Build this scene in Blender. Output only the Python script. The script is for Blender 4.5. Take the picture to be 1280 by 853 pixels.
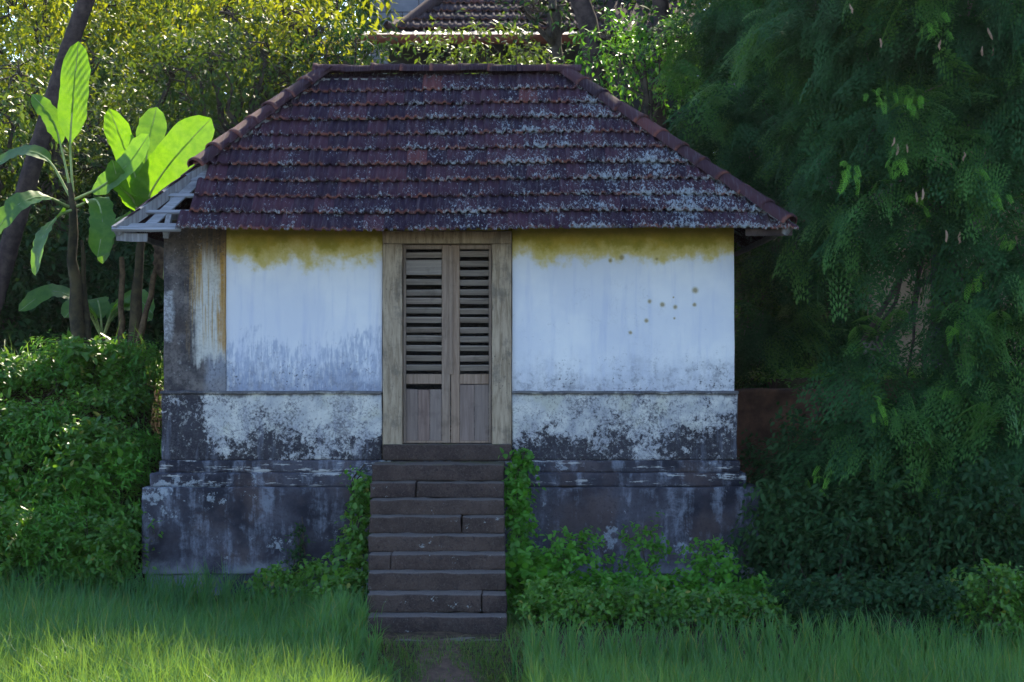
import bpy, bmesh, math, random
import numpy as np
from mathutils import Vector, Matrix, Quaternion
from mathutils import noise as mnoise

for _o in list(bpy.data.objects):
    bpy.data.objects.remove(_o)
scene = bpy.context.scene
COL = scene.collection
random.seed(7)
RNG = np.random.default_rng(11)

# ------------------------------------------------------------------ camera
F_PX, CAM_Z, HORIZON = 2375.0, 2.538, 455.0          # focal length in px of a 1280 wide frame
cam_d = bpy.data.cameras.new('camera')
cam = bpy.data.objects.new('camera', cam_d)
COL.objects.link(cam)
cam.location = (0, 0, CAM_Z)
cam.rotation_euler = (math.pi / 2, 0, 0)
cam_d.sensor_width = 36.0
cam_d.lens = 36.0 * F_PX / 1280.0
cam_d.shift_y = (HORIZON - 426.5) / 1280.0
cam_d.clip_end = 1500
scene.camera = cam

# ------------------------------------------------------------------ sky, sun, exposure
SUN_AZ, SUN_EL = math.radians(14), math.radians(43)   # behind the house, a little to the right
world = bpy.data.worlds.new('World')
scene.world = world
world.use_nodes = True
wn = world.node_tree.nodes
wl = world.node_tree.links
sky = wn.new('ShaderNodeTexSky')
sky.sky_type = 'NISHITA'
sky.sun_disc = False
sky.sun_elevation = SUN_EL
sky.sun_rotation = SUN_AZ
sky.air_density = 1.0
sky.dust_density = 0.6
sky.ozone_density = 3.2
wl.new(sky.outputs[0], wn['Background'].inputs[0])
wn['Background'].inputs[1].default_value = 0.15
sun_d = bpy.data.lights.new('sun', 'SUN')
sun_d.energy = 4.0
sun_d.angle = math.radians(0.5)
sun_d.color = (1.0, 0.88, 0.66)
sun = bpy.data.objects.new('sun', sun_d)
COL.objects.link(sun)
SUN_DIR = Vector((math.sin(SUN_AZ) * math.cos(SUN_EL), math.cos(SUN_AZ) * math.cos(SUN_EL), math.sin(SUN_EL)))
sun.rotation_euler = SUN_DIR.to_track_quat('Z', 'Y').to_euler()
sun.location = (6, 30, 30)
vs = scene.view_settings
vs.view_transform = 'Standard'
vs.look = 'None'
vs.gamma = 1.0
vs.use_curve_mapping = False
vs.exposure = 1.6
scene.cycles.use_denoising = True
scene.cycles.max_bounces = 8
scene.cycles.diffuse_bounces = 3
scene.cycles.glossy_bounces = 2
scene.cycles.transmission_bounces = 4
scene.cycles.transparent_max_bounces = 4
scene.cycles.sample_clamp_indirect = 6.0


def P(px, py, Y):
    """where a point at distance Y stands, from its place in a 1280 wide survey of the photograph"""
    return Vector(((px - 640) * Y / F_PX, Y, CAM_Z + (HORIZON - py) * Y / F_PX))


# ------------------------------------------------------------------ node helpers
class E:
    def __init__(s, m, sock):
        s.m, s.s = m, sock

    def _b(s, o, op, rev=False):
        n = s.m.t.nodes.new('ShaderNodeMath')
        n.operation = op
        a, b = (o, s) if rev else (s, o)
        for i, v in enumerate((a, b)):
            if isinstance(v, E):
                s.m.t.links.new(v.s, n.inputs[i])
            else:
                n.inputs[i].default_value = v
        return E(s.m, n.outputs[0])

    def __add__(s, o): return s._b(o, 'ADD')
    def __radd__(s, o): return s._b(o, 'ADD')
    def __sub__(s, o): return s._b(o, 'SUBTRACT')
    def __rsub__(s, o): return s._b(o, 'SUBTRACT', True)
    def __mul__(s, o): return s._b(o, 'MULTIPLY')
    def __rmul__(s, o): return s._b(o, 'MULTIPLY')
    def mx(s, o): return s._b(o, 'MAXIMUM')
    def mn(s, o): return s._b(o, 'MINIMUM')
    def ab(s): return s._b(0.0, 'ABSOLUTE')
    def pw(s, o): return s._b(o, 'POWER')
    def sm(s, lo, hi):
        n = s.m.t.nodes.new('ShaderNodeMapRange')
        n.interpolation_type = 'SMOOTHSTEP'
        s.m.t.links.new(s.s, n.inputs['Value'])
        if lo > hi:
            n.inputs['From Min'].default_value, n.inputs['From Max'].default_value = hi, lo
            n.inputs['To Min'].default_value, n.inputs['To Max'].default_value = 1, 0
        else:
            n.inputs['From Min'].default_value, n.inputs['From Max'].default_value = lo, hi
        return E(s.m, n.outputs[0])


class Mat:
    def __init__(s, name):
        s.mat = bpy.data.materials.new(name)
        s.mat.use_nodes = True
        s.t = s.mat.node_tree
        s.t.nodes.clear()
        s.out = s.t.nodes.new('ShaderNodeOutputMaterial')
        g = s.t.nodes.new('ShaderNodeNewGeometry')
        s.geo = g
        s.p = g.outputs['Position']
        sep = s.t.nodes.new('ShaderNodeSeparateXYZ')
        s.t.links.new(s.p, sep.inputs[0])
        s.x, s.y, s.z = (E(s, sep.outputs[i]) for i in range(3))

    def island(s): return E(s, s.geo.outputs['Random Per Island'])

    def objrand(s):
        n = s.t.nodes.new('ShaderNodeObjectInfo')
        return E(s, n.outputs['Random'])

    def local(s):
        n = s.t.nodes.new('ShaderNodeTexCoord')
        sep = s.t.nodes.new('ShaderNodeSeparateXYZ')
        s.t.links.new(n.outputs['Object'], sep.inputs[0])
        return [E(s, sep.outputs[i]) for i in range(3)]

    def vec(s, sx, sy, sz, off=(0, 0, 0), wobble=None):
        n = s.t.nodes.new('ShaderNodeMapping')
        s.t.links.new(s.p, n.inputs['Vector'])
        n.inputs['Scale'].default_value = (sx, sy, sz)
        n.inputs['Location'].default_value = off
        return n.outputs[0]

    def noise(s, scale, detail=4, rough=0.55, vec=None, dist=0.0):
        n = s.t.nodes.new('ShaderNodeTexNoise')
        s.t.links.new(vec or s.p, n.inputs['Vector'])
        n.inputs['Scale'].default_value = scale
        n.inputs['Detail'].default_value = detail
        n.inputs['Roughness'].default_value = rough
        n.inputs['Distortion'].default_value = dist
        return E(s, n.outputs[0])

    def voro(s, scale, vec=None):
        n = s.t.nodes.new('ShaderNodeTexVoronoi')
        s.t.links.new(vec or s.p, n.inputs['Vector'])
        n.inputs['Scale'].default_value = scale
        return E(s, n.outputs[0])

    def mix(s, f, a, b):
        n = s.t.nodes.new('ShaderNodeMix')
        n.data_type = 'RGBA'
        for i, v in ((0, f), (6, a), (7, b)):
            if isinstance(v, E):
                s.t.links.new(v.s, n.inputs[i])
            elif i == 0:
                n.inputs[i].default_value = v
            else:
                n.inputs[i].default_value = (*v, 1)
        return E(s, n.outputs[2])

    def finish(s, col, rough=0.85, bump=None, bstr=0.4, bdist=0.01, spec=0.3, metal=0.0):
        b = s.t.nodes.new('ShaderNodeBsdfPrincipled')
        if isinstance(col, E):
            s.t.links.new(col.s, b.inputs['Base Color'])
        else:
            b.inputs['Base Color'].default_value = (*col, 1)
        if isinstance(rough, E):
            s.t.links.new(rough.s, b.inputs['Roughness'])
        else:
            b.inputs['Roughness'].default_value = rough
        b.inputs['Specular IOR Level'].default_value = spec
        b.inputs['Metallic'].default_value = metal
        if bump is not None:
            n = s.t.nodes.new('ShaderNodeBump')
            n.inputs['Strength'].default_value = bstr
            n.inputs['Distance'].default_value = bdist
            s.t.links.new(bump.s, n.inputs['Height'])
            s.t.links.new(n.outputs[0], b.inputs['Normal'])
        s.t.links.new(b.outputs[0], s.out.inputs[0])
        return s.mat


def leaf_mat(name, dark, light, trans=0.4, rough=0.5, tcol=None, spec=0.25, yellow=None, yamt=0.06, clump=0.6):
    m = Mat(name)
    r = m.island()
    n = m.noise(clump, 2, 0.5)
    f = (r * 0.65 + n.sm(0.35, 0.65) * 0.35)
    c = m.mix(f, dark, light)
    if yellow:
        c = m.mix(r.sm(1 - yamt, 1 - yamt + 0.01), c, yellow)
    b = m.t.nodes.new('ShaderNodeBsdfPrincipled')
    m.t.links.new(c.s, b.inputs['Base Color'])
    b.inputs['Roughness'].default_value = rough
    b.inputs['Specular IOR Level'].default_value = spec
    tr = m.t.nodes.new('ShaderNodeBsdfTranslucent')
    if tcol:
        tc = m.mix(0.75, c, tcol)
        m.t.links.new(tc.s, tr.inputs[0])
    else:
        m.t.links.new(c.s, tr.inputs[0])
    mx = m.t.nodes.new('ShaderNodeMixShader')
    mx.inputs[0].default_value = trans
    m.t.links.new(b.outputs[0], mx.inputs[1])
    m.t.links.new(tr.outputs[0], mx.inputs[2])
    m.t.links.new(mx.outputs[0], m.out.inputs[0])
    return m.mat


# ------------------------------------------------------------------ materials
def plaster_common(m):
    fine = m.noise(60, 3, 0.6)
    mid = m.noise(9, 5, 0.6)
    return fine, mid


def mat_upper_wall():
    m = Mat('limewashed_wall')
    fine, mid = plaster_common(m)
    big = m.noise(1.6, 4, 0.55)
    streak = m.noise(1.0, 4, 0.6, m.vec(9, 9, 0.9))
    streak2 = m.noise(1.0, 3, 0.6, m.vec(26, 26, 1.6))
    c = m.mix(big.sm(0.3, 0.7), (0.63, 0.64, 0.71), (0.76, 0.75, 0.77))
    c = m.mix((streak.sm(0.48, 0.72)) * 0.5, c, (0.48, 0.51, 0.66))
    c = m.mix((streak2.sm(0.55, 0.8)) * 0.25, c, (0.74, 0.74, 0.76))
    # grey bloom rising from the ledge
    brush = m.noise(1.0, 5, 0.7, m.vec(30, 30, 5))
    blot = m.noise(2.3, 5, 0.65)
    h = m.z + (0.5 - mid) * 0.5 + (0.5 - blot) * 0.9 + (0.5 - brush) * 0.35
    left = m.x.sm(-1.0, -1.4)
    g = h.sm(2.70, 2.28) * (0.42 + 0.5 * left)
    c = m.mix(g * (0.35 + brush * .9), c, (0.20, 0.22, 0.30))
    gb = (m.z + (0.5 - blot) * 0.9 + (.5 - brush) * .5).sm(2.84, 2.66) * left * brush.sm(.36, .6)
    c = m.mix(gb * 0.7, c, (0.27, 0.32, 0.46))
    sv = brush.sm(.56, .70) * (m.z + (.5 - blot) * .6).sm(2.9, 2.4)
    c = m.mix(sv * .55, c, (0.70, 0.70, 0.72))
    # black specks of mould, thick near the ledge and the door jamb
    sp = m.noise(30, 5, 0.75).sm(0.55, 0.62) * m.noise(3.2, 4, 0.6).sm(0.44, 0.58)
    sz = (m.z + (0.5 - mid) * 0.6).sm(2.75, 2.35)
    c = m.mix(sp * sz * 0.95, c, (0.05, 0.05, 0.062))
    sp2 = m.noise(22, 3, 0.7).sm(0.66, 0.70)
    c = m.mix(sp2 * 0.5 * m.z.sm(3.4, 2.6), c, (0.12, 0.11, 0.11))
    mot = m.noise(11, 6, .72).sm(.47, .62) * (m.z + (.5 - blot) * .7).sm(2.62, 2.34)
    c = m.mix(mot * .55, c, (0.17, 0.175, 0.21))
    # ochre algae band below the eaves
    drip = m.noise(1.0, 5, 0.65, m.vec(5, 5, 1.2))
    yz = m.z + (drip - 0.5) * 0.22 + (m.noise(2.2, 5, .7) - .5) * .5 + (mid - 0.5) * 0.22
    xband = m.x.sm(-2.86, -2.7)
    c = m.mix(yz.sm(3.50, 3.64) * 0.9, c, (0.56, 0.44, 0.12))
    c = m.mix(yz.sm(3.60, 3.78) * (0.55 + 0.45 * mid), c, (0.40, 0.29, 0.018))
    c = m.mix(m.noise(3.0, 5, .7).sm(.42, .6) * yz.sm(3.62, 3.74) * .7, c, (0.25, 0.23, 0.03))
    c = m.mix((m.z + (fine - 0.5) * .1 + (mid - .5) * .2).sm(3.76, 3.88) * 0.6, c, (0.24, 0.21, 0.03))
    # old wasp nest marks
    for (px, py, r) in ((763, 326, .030), (777, 322, .042), (821, 324, .024), (812, 377, .034), (828, 381, .038), (844, 384, .034),
                        (869, 363, .048), (868, 381, .03), (808, 401, .034), (788, 416, .026), (842, 372, .018), (843, 398, .02)):
        cx, cz = (px - 640) / 125.0, CAM_Z + (HORIZON - py) / 125.0
        dx, dz = m.x - cx, m.z - cz
        d = (dx * dx + dz * dz).pw(0.5) + (mid - 0.5) * 0.022 + (fine - .5) * .012
        c = m.mix(d.sm(r, r * 0.3) * 0.7, c, (0.36, 0.29, 0.12))
        c = m.mix(d.sm(r * 0.55, r * 0.2) * 0.45, c, (0.17, 0.12, 0.05))
    # hair cracks
    v = m.noise(3.0, 6, 0.7, None, 1.2)
    crack = (v - 0.5).ab().sm(0.006, 0.0)
    c = m.mix(crack * 0.35 * m.noise(1.1, 2).sm(0.52, 0.62), c, (0.2, 0.2, 0.24))
    return m.finish(c, 0.9, fine * 0.4 + mid * 0.8 + sp * 0.3, 0.35, 0.012, 0.15)


def mat_pilaster():
    m = Mat('stained_corner_plaster')
    fine, mid = plaster_common(m)
    st = m.noise(1.0, 5, 0.65, m.vec(16, 16, 0.8))
    st2 = m.noise(1.0, 4, 0.6, m.vec(38, 38, 1.0))
    c = m.mix(m.noise(4, 5, .6).sm(.35, .7), (0.045, 0.042, 0.050), (0.17, 0.15, 0.145))
    # washed pale field running down the inner half
    xe = m.x + (st - 0.5) * 0.22 + (mid - 0.5) * 0.10
    pale = xe.sm(-3.20, -3.10) * (m.z + (st2 - .5) * .7).sm(3.75, 3.45) * (m.z + (st - .5) * .5 + (mid - .5) * .25).sm(2.48, 2.64)
    c = m.mix(pale * 0.9, c, (0.58, 0.56, 0.52))
    low = xe.sm(-3.12, -3.02) * (m.z + (mid - .5) * .4).sm(2.75, 2.5)
    c = m.mix(low * 0.6, c, (0.33, 0.35, 0.42))
    # ochre runs
    o = xe.sm(-3.26, -3.16) * (m.z + (st - .5) * .6).sm(2.55, 2.9) * (st2.sm(0.44, 0.60) * 0.85 + (m.z + (st - .5) * .9).sm(3.2, 3.75) * .5)
    c = m.mix(o * 0.8, c, (0.36, 0.22, 0.07))
    edge = (m.x + (st2 - .5) * .10 + (mid - .5) * .08).sm(-2.945, -2.905) * (m.z + (st - .5) * .6).sm(2.55, 2.75)
    c = m.mix(edge * (0.45 + st2 * .8), c, (0.38, 0.20, 0.045))
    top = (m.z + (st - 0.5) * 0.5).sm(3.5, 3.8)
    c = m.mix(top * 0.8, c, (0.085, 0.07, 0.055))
    # pale scar at the arris
    sc = (m.x + (mid - .5) * .12).sm(-3.36, -3.42) * (m.z + (mid - .5) * .4).sm(2.72, 2.85) * (m.z + (mid - .5) * .4).sm(3.32, 3.15)
    c = m.mix(sc * .8, c, (0.42, 0.43, 0.46))
    warm = m.noise(2.2, 3).sm(.45, .65)
    c = m.mix(warm * .25, c, (0.13, 0.09, 0.06))
    sp = (m.noise(34, 5, 0.78) * .8 + st * .25).sm(0.50, 0.62)
    c = m.mix(sp * 0.55 * (1 - pale * .6), c, (0.028, 0.026, 0.032))
    wp = (m.noise(18, 5, .75) * .8 + st2 * .25).sm(.60, .66)
    c = m.mix(wp * .4, c, (0.33, 0.32, 0.32))
    return m.finish(c, 0.92, fine * 0.5 + mid, 0.4, 0.012, 0.12)


def mat_dado():
    m = Mat('mouldy_lower_wall')
    fine, mid = plaster_common(m)
    n1 = m.noise(2.6, 7, 0.68)
    n2 = m.noise(13, 6, 0.72, None, 0.4)
    st = m.noise(1.0, 4, 0.6, m.vec(14, 14, 2))
    c = m.mix(m.noise(5, 4).sm(.35, .65), (0.40, 0.40, 0.42), (0.60, 0.58, 0.55))
    c = m.mix(m.noise(3.3, 5).sm(.52, .68) * .5, c, (0.46, 0.44, 0.34))
    hz = (m.z + (n1 - .5) * 1.0).sm(2.15, 1.6)
    lx = (m.x + (n1 - .5) * .8).sm(-2.9, -3.2)
    n3 = m.noise(45, 4, .75)
    amt = -.02 + n2 * 0.62 + n1 * 0.62 + hz * 0.17 + lx * 0.22 + (m.noise(1.1, 3) - .5) * .5 + (n3 - .5) * .3 + m.x.sm(1.2, 2.2) * .06
    c = m.mix(amt.sm(.60, .72) * .55, c, (0.23, 0.235, 0.28))
    mask = amt.sm(0.69, 0.78)
    c = m.mix(mask * (0.55 + n3 * .8), c, (0.024, 0.022, 0.030))
    m2 = (n3 * .7 + n1 * .5).sm(0.60, 0.72)
    c = m.mix(m2 * 0.6, c, (0.065, 0.062, 0.08))
    c = m.mix(st.sm(.52, .72) * .35, c, (0.20, 0.21, 0.27))
    pk = (m.noise(20, 5, .75) * .8 + n1 * .25).sm(.60, .64)
    c = m.mix(pk * .35, c, (0.58, 0.57, 0.55))
    cr = (m.noise(2.0, 6, 0.7, None, 1.0) - .5).ab().sm(.007, .0)
    c = m.mix(cr * .6, c, (0.06, 0.06, 0.07))
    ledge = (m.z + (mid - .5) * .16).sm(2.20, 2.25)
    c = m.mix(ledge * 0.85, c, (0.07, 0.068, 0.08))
    return m.finish(c, 0.92, fine * 0.5 + n2 * 1.2 - mask * 0.3, 0.5, 0.015, 0.12)


def mat_plinth():
    m = Mat('blackened_plinth_plaster')
    fine, mid = plaster_common(m)
    n1 = m.noise(2.1, 6, 0.62)
    n2 = m.noise(7, 7, 0.72, None, 0.5)
    st = m.noise(1.0, 5, 0.65, m.vec(7, 7, 1.3))
    c = m.mix(n1.sm(.35, .65), (0.022, 0.022, 0.032), (0.075, 0.072, 0.092))
    c = m.mix(m.noise(1.3, 4).sm(.48, .62) * .6, c, (0.095, 0.068, 0.066))
    c = m.mix((st * .7 + n2 * .5).sm(.58, .76) * .75, c, (0.20, 0.215, 0.27))
    li = (m.noise(15, 6, .75) * .7 + m.noise(1.9, 3).sm(.4, .7) * .3).sm(.60, .66)
    c = m.mix(li * .7, c, (0.33, 0.36, 0.40))
    gr = m.noise(40, 4, .75).sm(.50, .70)
    c = m.mix(gr * .5, c, (0.025, 0.024, 0.032))
    ed = (m.noise(1.0, 5, .7, m.vec(3, 3, 30)) * .8 + n2 * .35).sm(.63, .69) * m.z.sm(1.30, 1.36)
    c = m.mix(ed * .8, c, (0.45, 0.44, 0.43))
    low = (m.z + (n2 - .5) * .35).sm(.62, .47) * m.noise(2.3, 3).sm(.42, .55)
    c = m.mix(low * .7, c, (0.27, 0.28, 0.31))
    return m.finish(c, 0.9, fine * 0.5 + n2 * 1.1 + mid * .4, 0.55, 0.015, 0.15)


def mat_step():
    m = Mat('weathered_laterite_stone')
    n1 = m.noise(3.0, 6, 0.65)
    n2 = m.noise(20, 6, 0.7)
    r = m.objrand()
    c = m.mix(n1.sm(.35, .65), (0.040, 0.028, 0.028), (0.090, 0.062, 0.056))
    c = m.mix(r * .4, c, (0.09, 0.064, 0.054))
    c = m.mix(n2.sm(.55, .7) * .5, c, (0.036, 0.033, 0.038))
    li = (m.noise(14, 5, .75) * .8 + m.noise(2.6, 2) * .4).sm(.735, .77)
    c = m.mix(li * .8, c, (0.33, 0.35, 0.36))
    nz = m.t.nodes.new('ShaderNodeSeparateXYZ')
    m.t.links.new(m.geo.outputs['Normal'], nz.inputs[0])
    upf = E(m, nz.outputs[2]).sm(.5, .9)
    c = m.mix(upf * (0.45 + n2 * .7), c, (0.17, 0.145, 0.13))      # sky light on the treads, painted in as a paler colour
    mo = m.noise(3.4, 5, .65).sm(.50, .62)
    c = m.mix(mo * .7 * m.z.sm(1.5, 1.56) * upf, c, (0.10, 0.11, 0.03))
    c = m.mix(m.noise(55, 4, .8).sm(.48, .68) * .55, c, (0.13, 0.105, 0.10))
    c = m.mix(m.noise(36, 5, .8).sm(.54, .64) * .6, c, (0.018, 0.014, 0.016))
    return m.finish(c, 0.92, n2 * 1.4 + n1 + m.noise(50, 4, .8), 0.9, 0.016, 0.12)


def mat_tile(name='mangalore_tile', lich=1.0, capf=1.0, a=(0.026, 0.015, 0.028), b=(0.060, 0.025, 0.038)):
    m = Mat(name)
    r = m.objrand()
    lx, ly, lz = m.local()
    n1 = m.noise(4, 5, .6)
    n2 = m.noise(26, 5, .7)
    c = m.mix((r * .8 + n1 * .4).sm(.2, 1.0), a, b)
    c = m.mix(r.sm(.95, 1.0) * .7, c, (0.15, 0.05, 0.045))
    c = m.mix(n2.sm(.55, .72) * .5, c, (0.032, 0.024, 0.034))
    # red raw clay on worn lower lips
    lip = (ly + (n2 - .5) * .06).sm(.045, .0)
    c = m.mix(lip * n1.sm(.42, .6) * .7, c, (0.23, 0.085, 0.06))
    # grey green lichen, heavy towards the right and the lower courses
    lv = m.noise(1.0, 6, .78, m.vec(46, 20, 20))
    grow = m.x.sm(-2.9, 2.2) * .075 + m.z.sm(5.6, 4.0) * .02 + m.noise(1.5, 3).sm(.35, .65) * .06 + m.noise(5.2, 3).sm(.4, .62) * .06
    li = (lv * .8 + grow * capf + (ly.sm(.12, .0) * .05)).sm(.555, .625)
    c = m.mix(li * lich * .85, c, m.mix(m.noise(60, 2), (0.15, 0.18, 0.21), (0.44, 0.48, 0.49)))
    st_ = m.noise(1.0, 3, .6, m.vec(60, 4, 4)).sm(.5, .7)
    c = m.mix(st_ * .45, c, (0.10, 0.085, 0.10))
    mo = (m.noise(3.1, 4, .6) * .8 + m.x.sm(-.5, 2.5) * .16).sm(.60, .72)
    c = m.mix(mo * .35, c, (0.05, 0.045, 0.022))
    return m.finish(c, 0.88, n2 + li * .4, 0.5, 0.008, 0.12)


def mat_wood(name, a, b, vert=True, grey=(0.2, 0.19, 0.18)):
    m = Mat(name)
    v = m.vec(40, 40, 2.2) if vert else m.vec(2.2, 40, 40)
    g = m.noise(1.0, 6, .65, v, .6)
    n = m.noise(5, 4)
    r = m.objrand()
    c = m.mix(g.sm(.3, .7), a, b)
    c = m.mix(r * .35, c, grey)
    c = m.mix(n.sm(.55, .7) * .4, c, tuple(i * .45 for i in a))
    return m.finish(c, .85, g, .5, .006, .2)


M = {}
M['wall'] = mat_upper_wall()
M['pilaster'] = mat_pilaster()
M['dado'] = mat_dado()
M['plinth'] = mat_plinth()
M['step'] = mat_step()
M['tile'] = mat_tile()
M['cap'] = mat_tile('ridge_cap_clay', 0.5, 0.0, (0.026, 0.015, 0.023), (0.058, 0.026, 0.032))
M['tile2'] = mat_tile('dark_far_tile', 0.35, 0.5, (0.035, 0.026, 0.034), (0.075, 0.05, 0.055))
M['slat'] = mat_wood('louvre_wood', (0.19, 0.148, 0.128), (0.34, 0.28, 0.245), False)
M['stile'] = mat_wood('door_stile_wood', (0.19, 0.125, 0.09), (0.33, 0.235, 0.18), True)
M['panel'] = mat_wood('door_panel_wood', (0.15, 0.10, 0.085), (0.27, 0.19, 0.165), True)
M['batten'] = mat_wood('bleached_batten_wood', (0.15, 0.15, 0.165), (0.30, 0.30, 0.315), False, (.24, .24, .26))
M['rafter'] = mat_wood('old_rafter_wood', (0.12, 0.115, 0.12), (0.28, 0.28, 0.30), True)


def mat_jamb():
    m = Mat('stone_door_jamb')
    g = m.noise(1.0, 6, .65, m.vec(30, 30, 4), .4)
    n = m.noise(6, 5, .65)
    c = m.mix(g.sm(.3, .7), (0.22, 0.165, 0.115), (0.42, 0.33, 0.245))
    c = m.mix(n.sm(.5, .68) * .5, c, (0.085, 0.078, 0.075))
    sp = m.noise(38, 4, .7).sm(.6, .66) * m.noise(2.4, 2).sm(.45, .6)
    c = m.mix(sp * .7, c, (0.045, 0.045, 0.05))
    return m.finish(c, .9, g + n * .5, .55, .008, .15)


M['jamb'] = mat_jamb()


def mat_simple(name, a, b, scale=5, rough=.85, bump=.5, detail=6, bd=.01):
    m = Mat(name)
    n = m.noise(scale, detail, .65)
    return m.finish(m.mix(n.sm(.32, .68), a, b), rough, n, bump, bd, .2)


M['interior'] = mat_simple('interior_plaster', (0.10, 0.10, 0.11), (0.16, 0.16, 0.17))
M['bark'] = mat_simple('tree_bark', (0.035, 0.028, 0.024), (0.10, 0.08, 0.065), 9, .9, .8)
M['palebark'] = mat_simple('pale_twig_bark', (0.11, 0.095, 0.08), (0.22, 0.20, 0.17), 9, .9, .8)
M['dryleaf'] = mat_simple('dry_sheath', (0.05, 0.032, 0.020), (0.15, 0.10, 0.06), 12, .9, .8)
M['pod'] = mat_simple('dry_pod', (0.20, 0.13, 0.085), (0.36, 0.25, 0.17), 20, .8, .5)
M['laterite'] = mat_simple('laterite_earth', (0.05, 0.025, 0.018), (0.14, 0.07, 0.045), 3.5, .95, .9, 7, .04)
M['ochre'] = mat_simple('ochre_plaster', (0.20, 0.145, 0.095), (0.34, 0.26, 0.18), 2.5, .95, .4)
M['gutter'] = mat_simple('red_oxide_gutter', (0.16, 0.045, 0.035), (0.24, 0.075, 0.05), 8, .6, .2)
M['sheet'] = mat_simple('corrugated_sheet', (0.20, 0.17, 0.17), (0.34, 0.30, 0.29), 6, .6, .2)
M['greyblock'] = mat_simple('grey_block', (0.20, 0.20, 0.24), (0.30, 0.29, 0.33), 2.0, .9, .4)
M['darkwall'] = mat_simple('dark_far_wall', (0.035, 0.035, 0.045), (0.07, 0.065, 0.075), 2.0, .9, .4)


def mat_ground():
    m = Mat('soil_and_leaf_litter')
    n1, n2 = m.noise(.9, 6, .6), m.noise(14, 6, .7)
    c = m.mix(n2.sm(.35, .65), (0.030, 0.022, 0.015), (0.10, 0.068, 0.045))
    c = m.mix(n1.sm(.45, .62) * .6, c, (0.035, 0.055, 0.015))
    return m.finish(c, .95, n2 + n1, .8, .03, .1)


M['ground'] = mat_ground()
M['path'] = mat_simple('trodden_earth', (0.050, 0.032, 0.022), (0.115, 0.072, 0.050), 11, .95, .7)
M['coco'] = mat_simple('palm_trunk', (0.028, 0.020, 0.022), (0.085, 0.06, 0.055), 7, .9, .8)
M['bananastem'] = mat_simple('banana_stem', (0.025, 0.022, 0.016), (0.085, 0.065, 0.035), 6, .8, .5)

M['midrib'] = mat_simple('banana_midrib', (0.20, 0.27, 0.08), (0.34, 0.40, 0.16), 8, .6, .2)
M['paddy'] = leaf_mat('paddy_blades', (0.022, 0.125, 0.050), (0.075, 0.235, 0.070), .42, .42, (0.28, 0.42, 0.03), .35, (0.30, 0.27, 0.07), .04)
M['lawn'] = leaf_mat('short_grass', (0.035, 0.10, 0.02), (0.10, 0.20, 0.035), .35, .5, (0.25, 0.35, 0.04), .25, (0.22, 0.19, 0.07), .10)
M['bank'] = leaf_mat('bank_leaves', (0.022, 0.085, 0.012), (0.105, 0.250, 0.025), .35, .42, (0.2, 0.4, 0.03), .4, (0.22, 0.2, 0.03), .02)
M['weed'] = leaf_mat('weed_leaves', (0.030, 0.115, 0.012), (0.085, 0.27, 0.022), .38, .45, (0.2, 0.45, 0.03), .35)
M['vine'] = leaf_mat('vine_leaves', (0.026, 0.105, 0.012), (0.080, 0.25, 0.020), .36, .42, (0.2, 0.45, 0.03), .4)
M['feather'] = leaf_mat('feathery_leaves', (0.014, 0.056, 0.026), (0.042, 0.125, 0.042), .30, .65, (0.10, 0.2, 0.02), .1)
M['featherlit'] = leaf_mat('feathery_leaves_painted_lit', (0.034, 0.110, 0.030), (0.085, 0.210, 0.050), .34, .5, (0.15, 0.28, 0.02), .1)  # brighter copy of feather, lit look of outer sprays painted into the colour
M['young'] = leaf_mat('young_leaves', (0.10, 0.32, 0.03), (0.20, 0.50, 0.05), .35, .5, (0.25, 0.5, 0.04), .2)
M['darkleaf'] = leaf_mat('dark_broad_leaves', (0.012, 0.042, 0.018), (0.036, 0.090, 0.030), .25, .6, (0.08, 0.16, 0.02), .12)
M['backleaf'] = leaf_mat('sunny_tree_leaves', (0.040, 0.095, 0.012), (0.100, 0.170, 0.018), .52, .5, (0.44, 0.46, 0.012), .25, (0.34, 0.18, 0.03), .03)  # sunlit copy of the tree leaves, yellow backlight put into the colour
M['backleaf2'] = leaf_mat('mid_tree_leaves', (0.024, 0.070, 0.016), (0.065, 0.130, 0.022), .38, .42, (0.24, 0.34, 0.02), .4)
M['shadeleaf'] = leaf_mat('shade_painted_tree_leaves', (0.014, 0.042, 0.016), (0.050, 0.100, 0.024), .34, .5, (0.17, 0.25, 0.015), .25)  # darker copy of the tree leaves, shade painted into the colour
M['banana'] = None


def mat_banana():
    m = Mat('banana_leaf')
    g = m.noise(1.0, 4, .6, m.vec(14, 6, 14))
    r = m.objrand()
    c = m.mix(g.sm(.35, .65), (0.055, 0.150, 0.022), (0.085, 0.20, 0.03))
    b = m.t.nodes.new('ShaderNodeBsdfPrincipled')
    m.t.links.new(c.s, b.inputs['Base Color'])
    b.inputs['Roughness'].default_value = .42
    tr = m.t.nodes.new('ShaderNodeBsdfTranslucent')
    tc = m.mix(g.sm(.3, .7), (0.16, 0.37, 0.008), (0.23, 0.45, 0.012))
    m.t.links.new(tc.s, tr.inputs[0])
    mx = m.t.nodes.new('ShaderNodeMixShader')
    mx.inputs[0].default_value = .5
    m.t.links.new(b.outputs[0], mx.inputs[1])
    m.t.links.new(tr.outputs[0], mx.inputs[2])
    m.t.links.new(mx.outputs[0], m.out.inputs[0])
    return m.mat


M['banana'] = mat_banana()


# ------------------------------------------------------------------ mesh helpers
def link(name, me, mat=None, parent=None):
    o = bpy.data.objects.new(name, me)
    COL.objects.link(o)
    if mat is not None and not me.materials:
        me.materials.append(mat)
    if parent is not None:
        o.parent = parent
        if parent.type == 'EMPTY':
            o.matrix_parent_inverse = Matrix.Translation(-parent.location)
    return o


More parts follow.
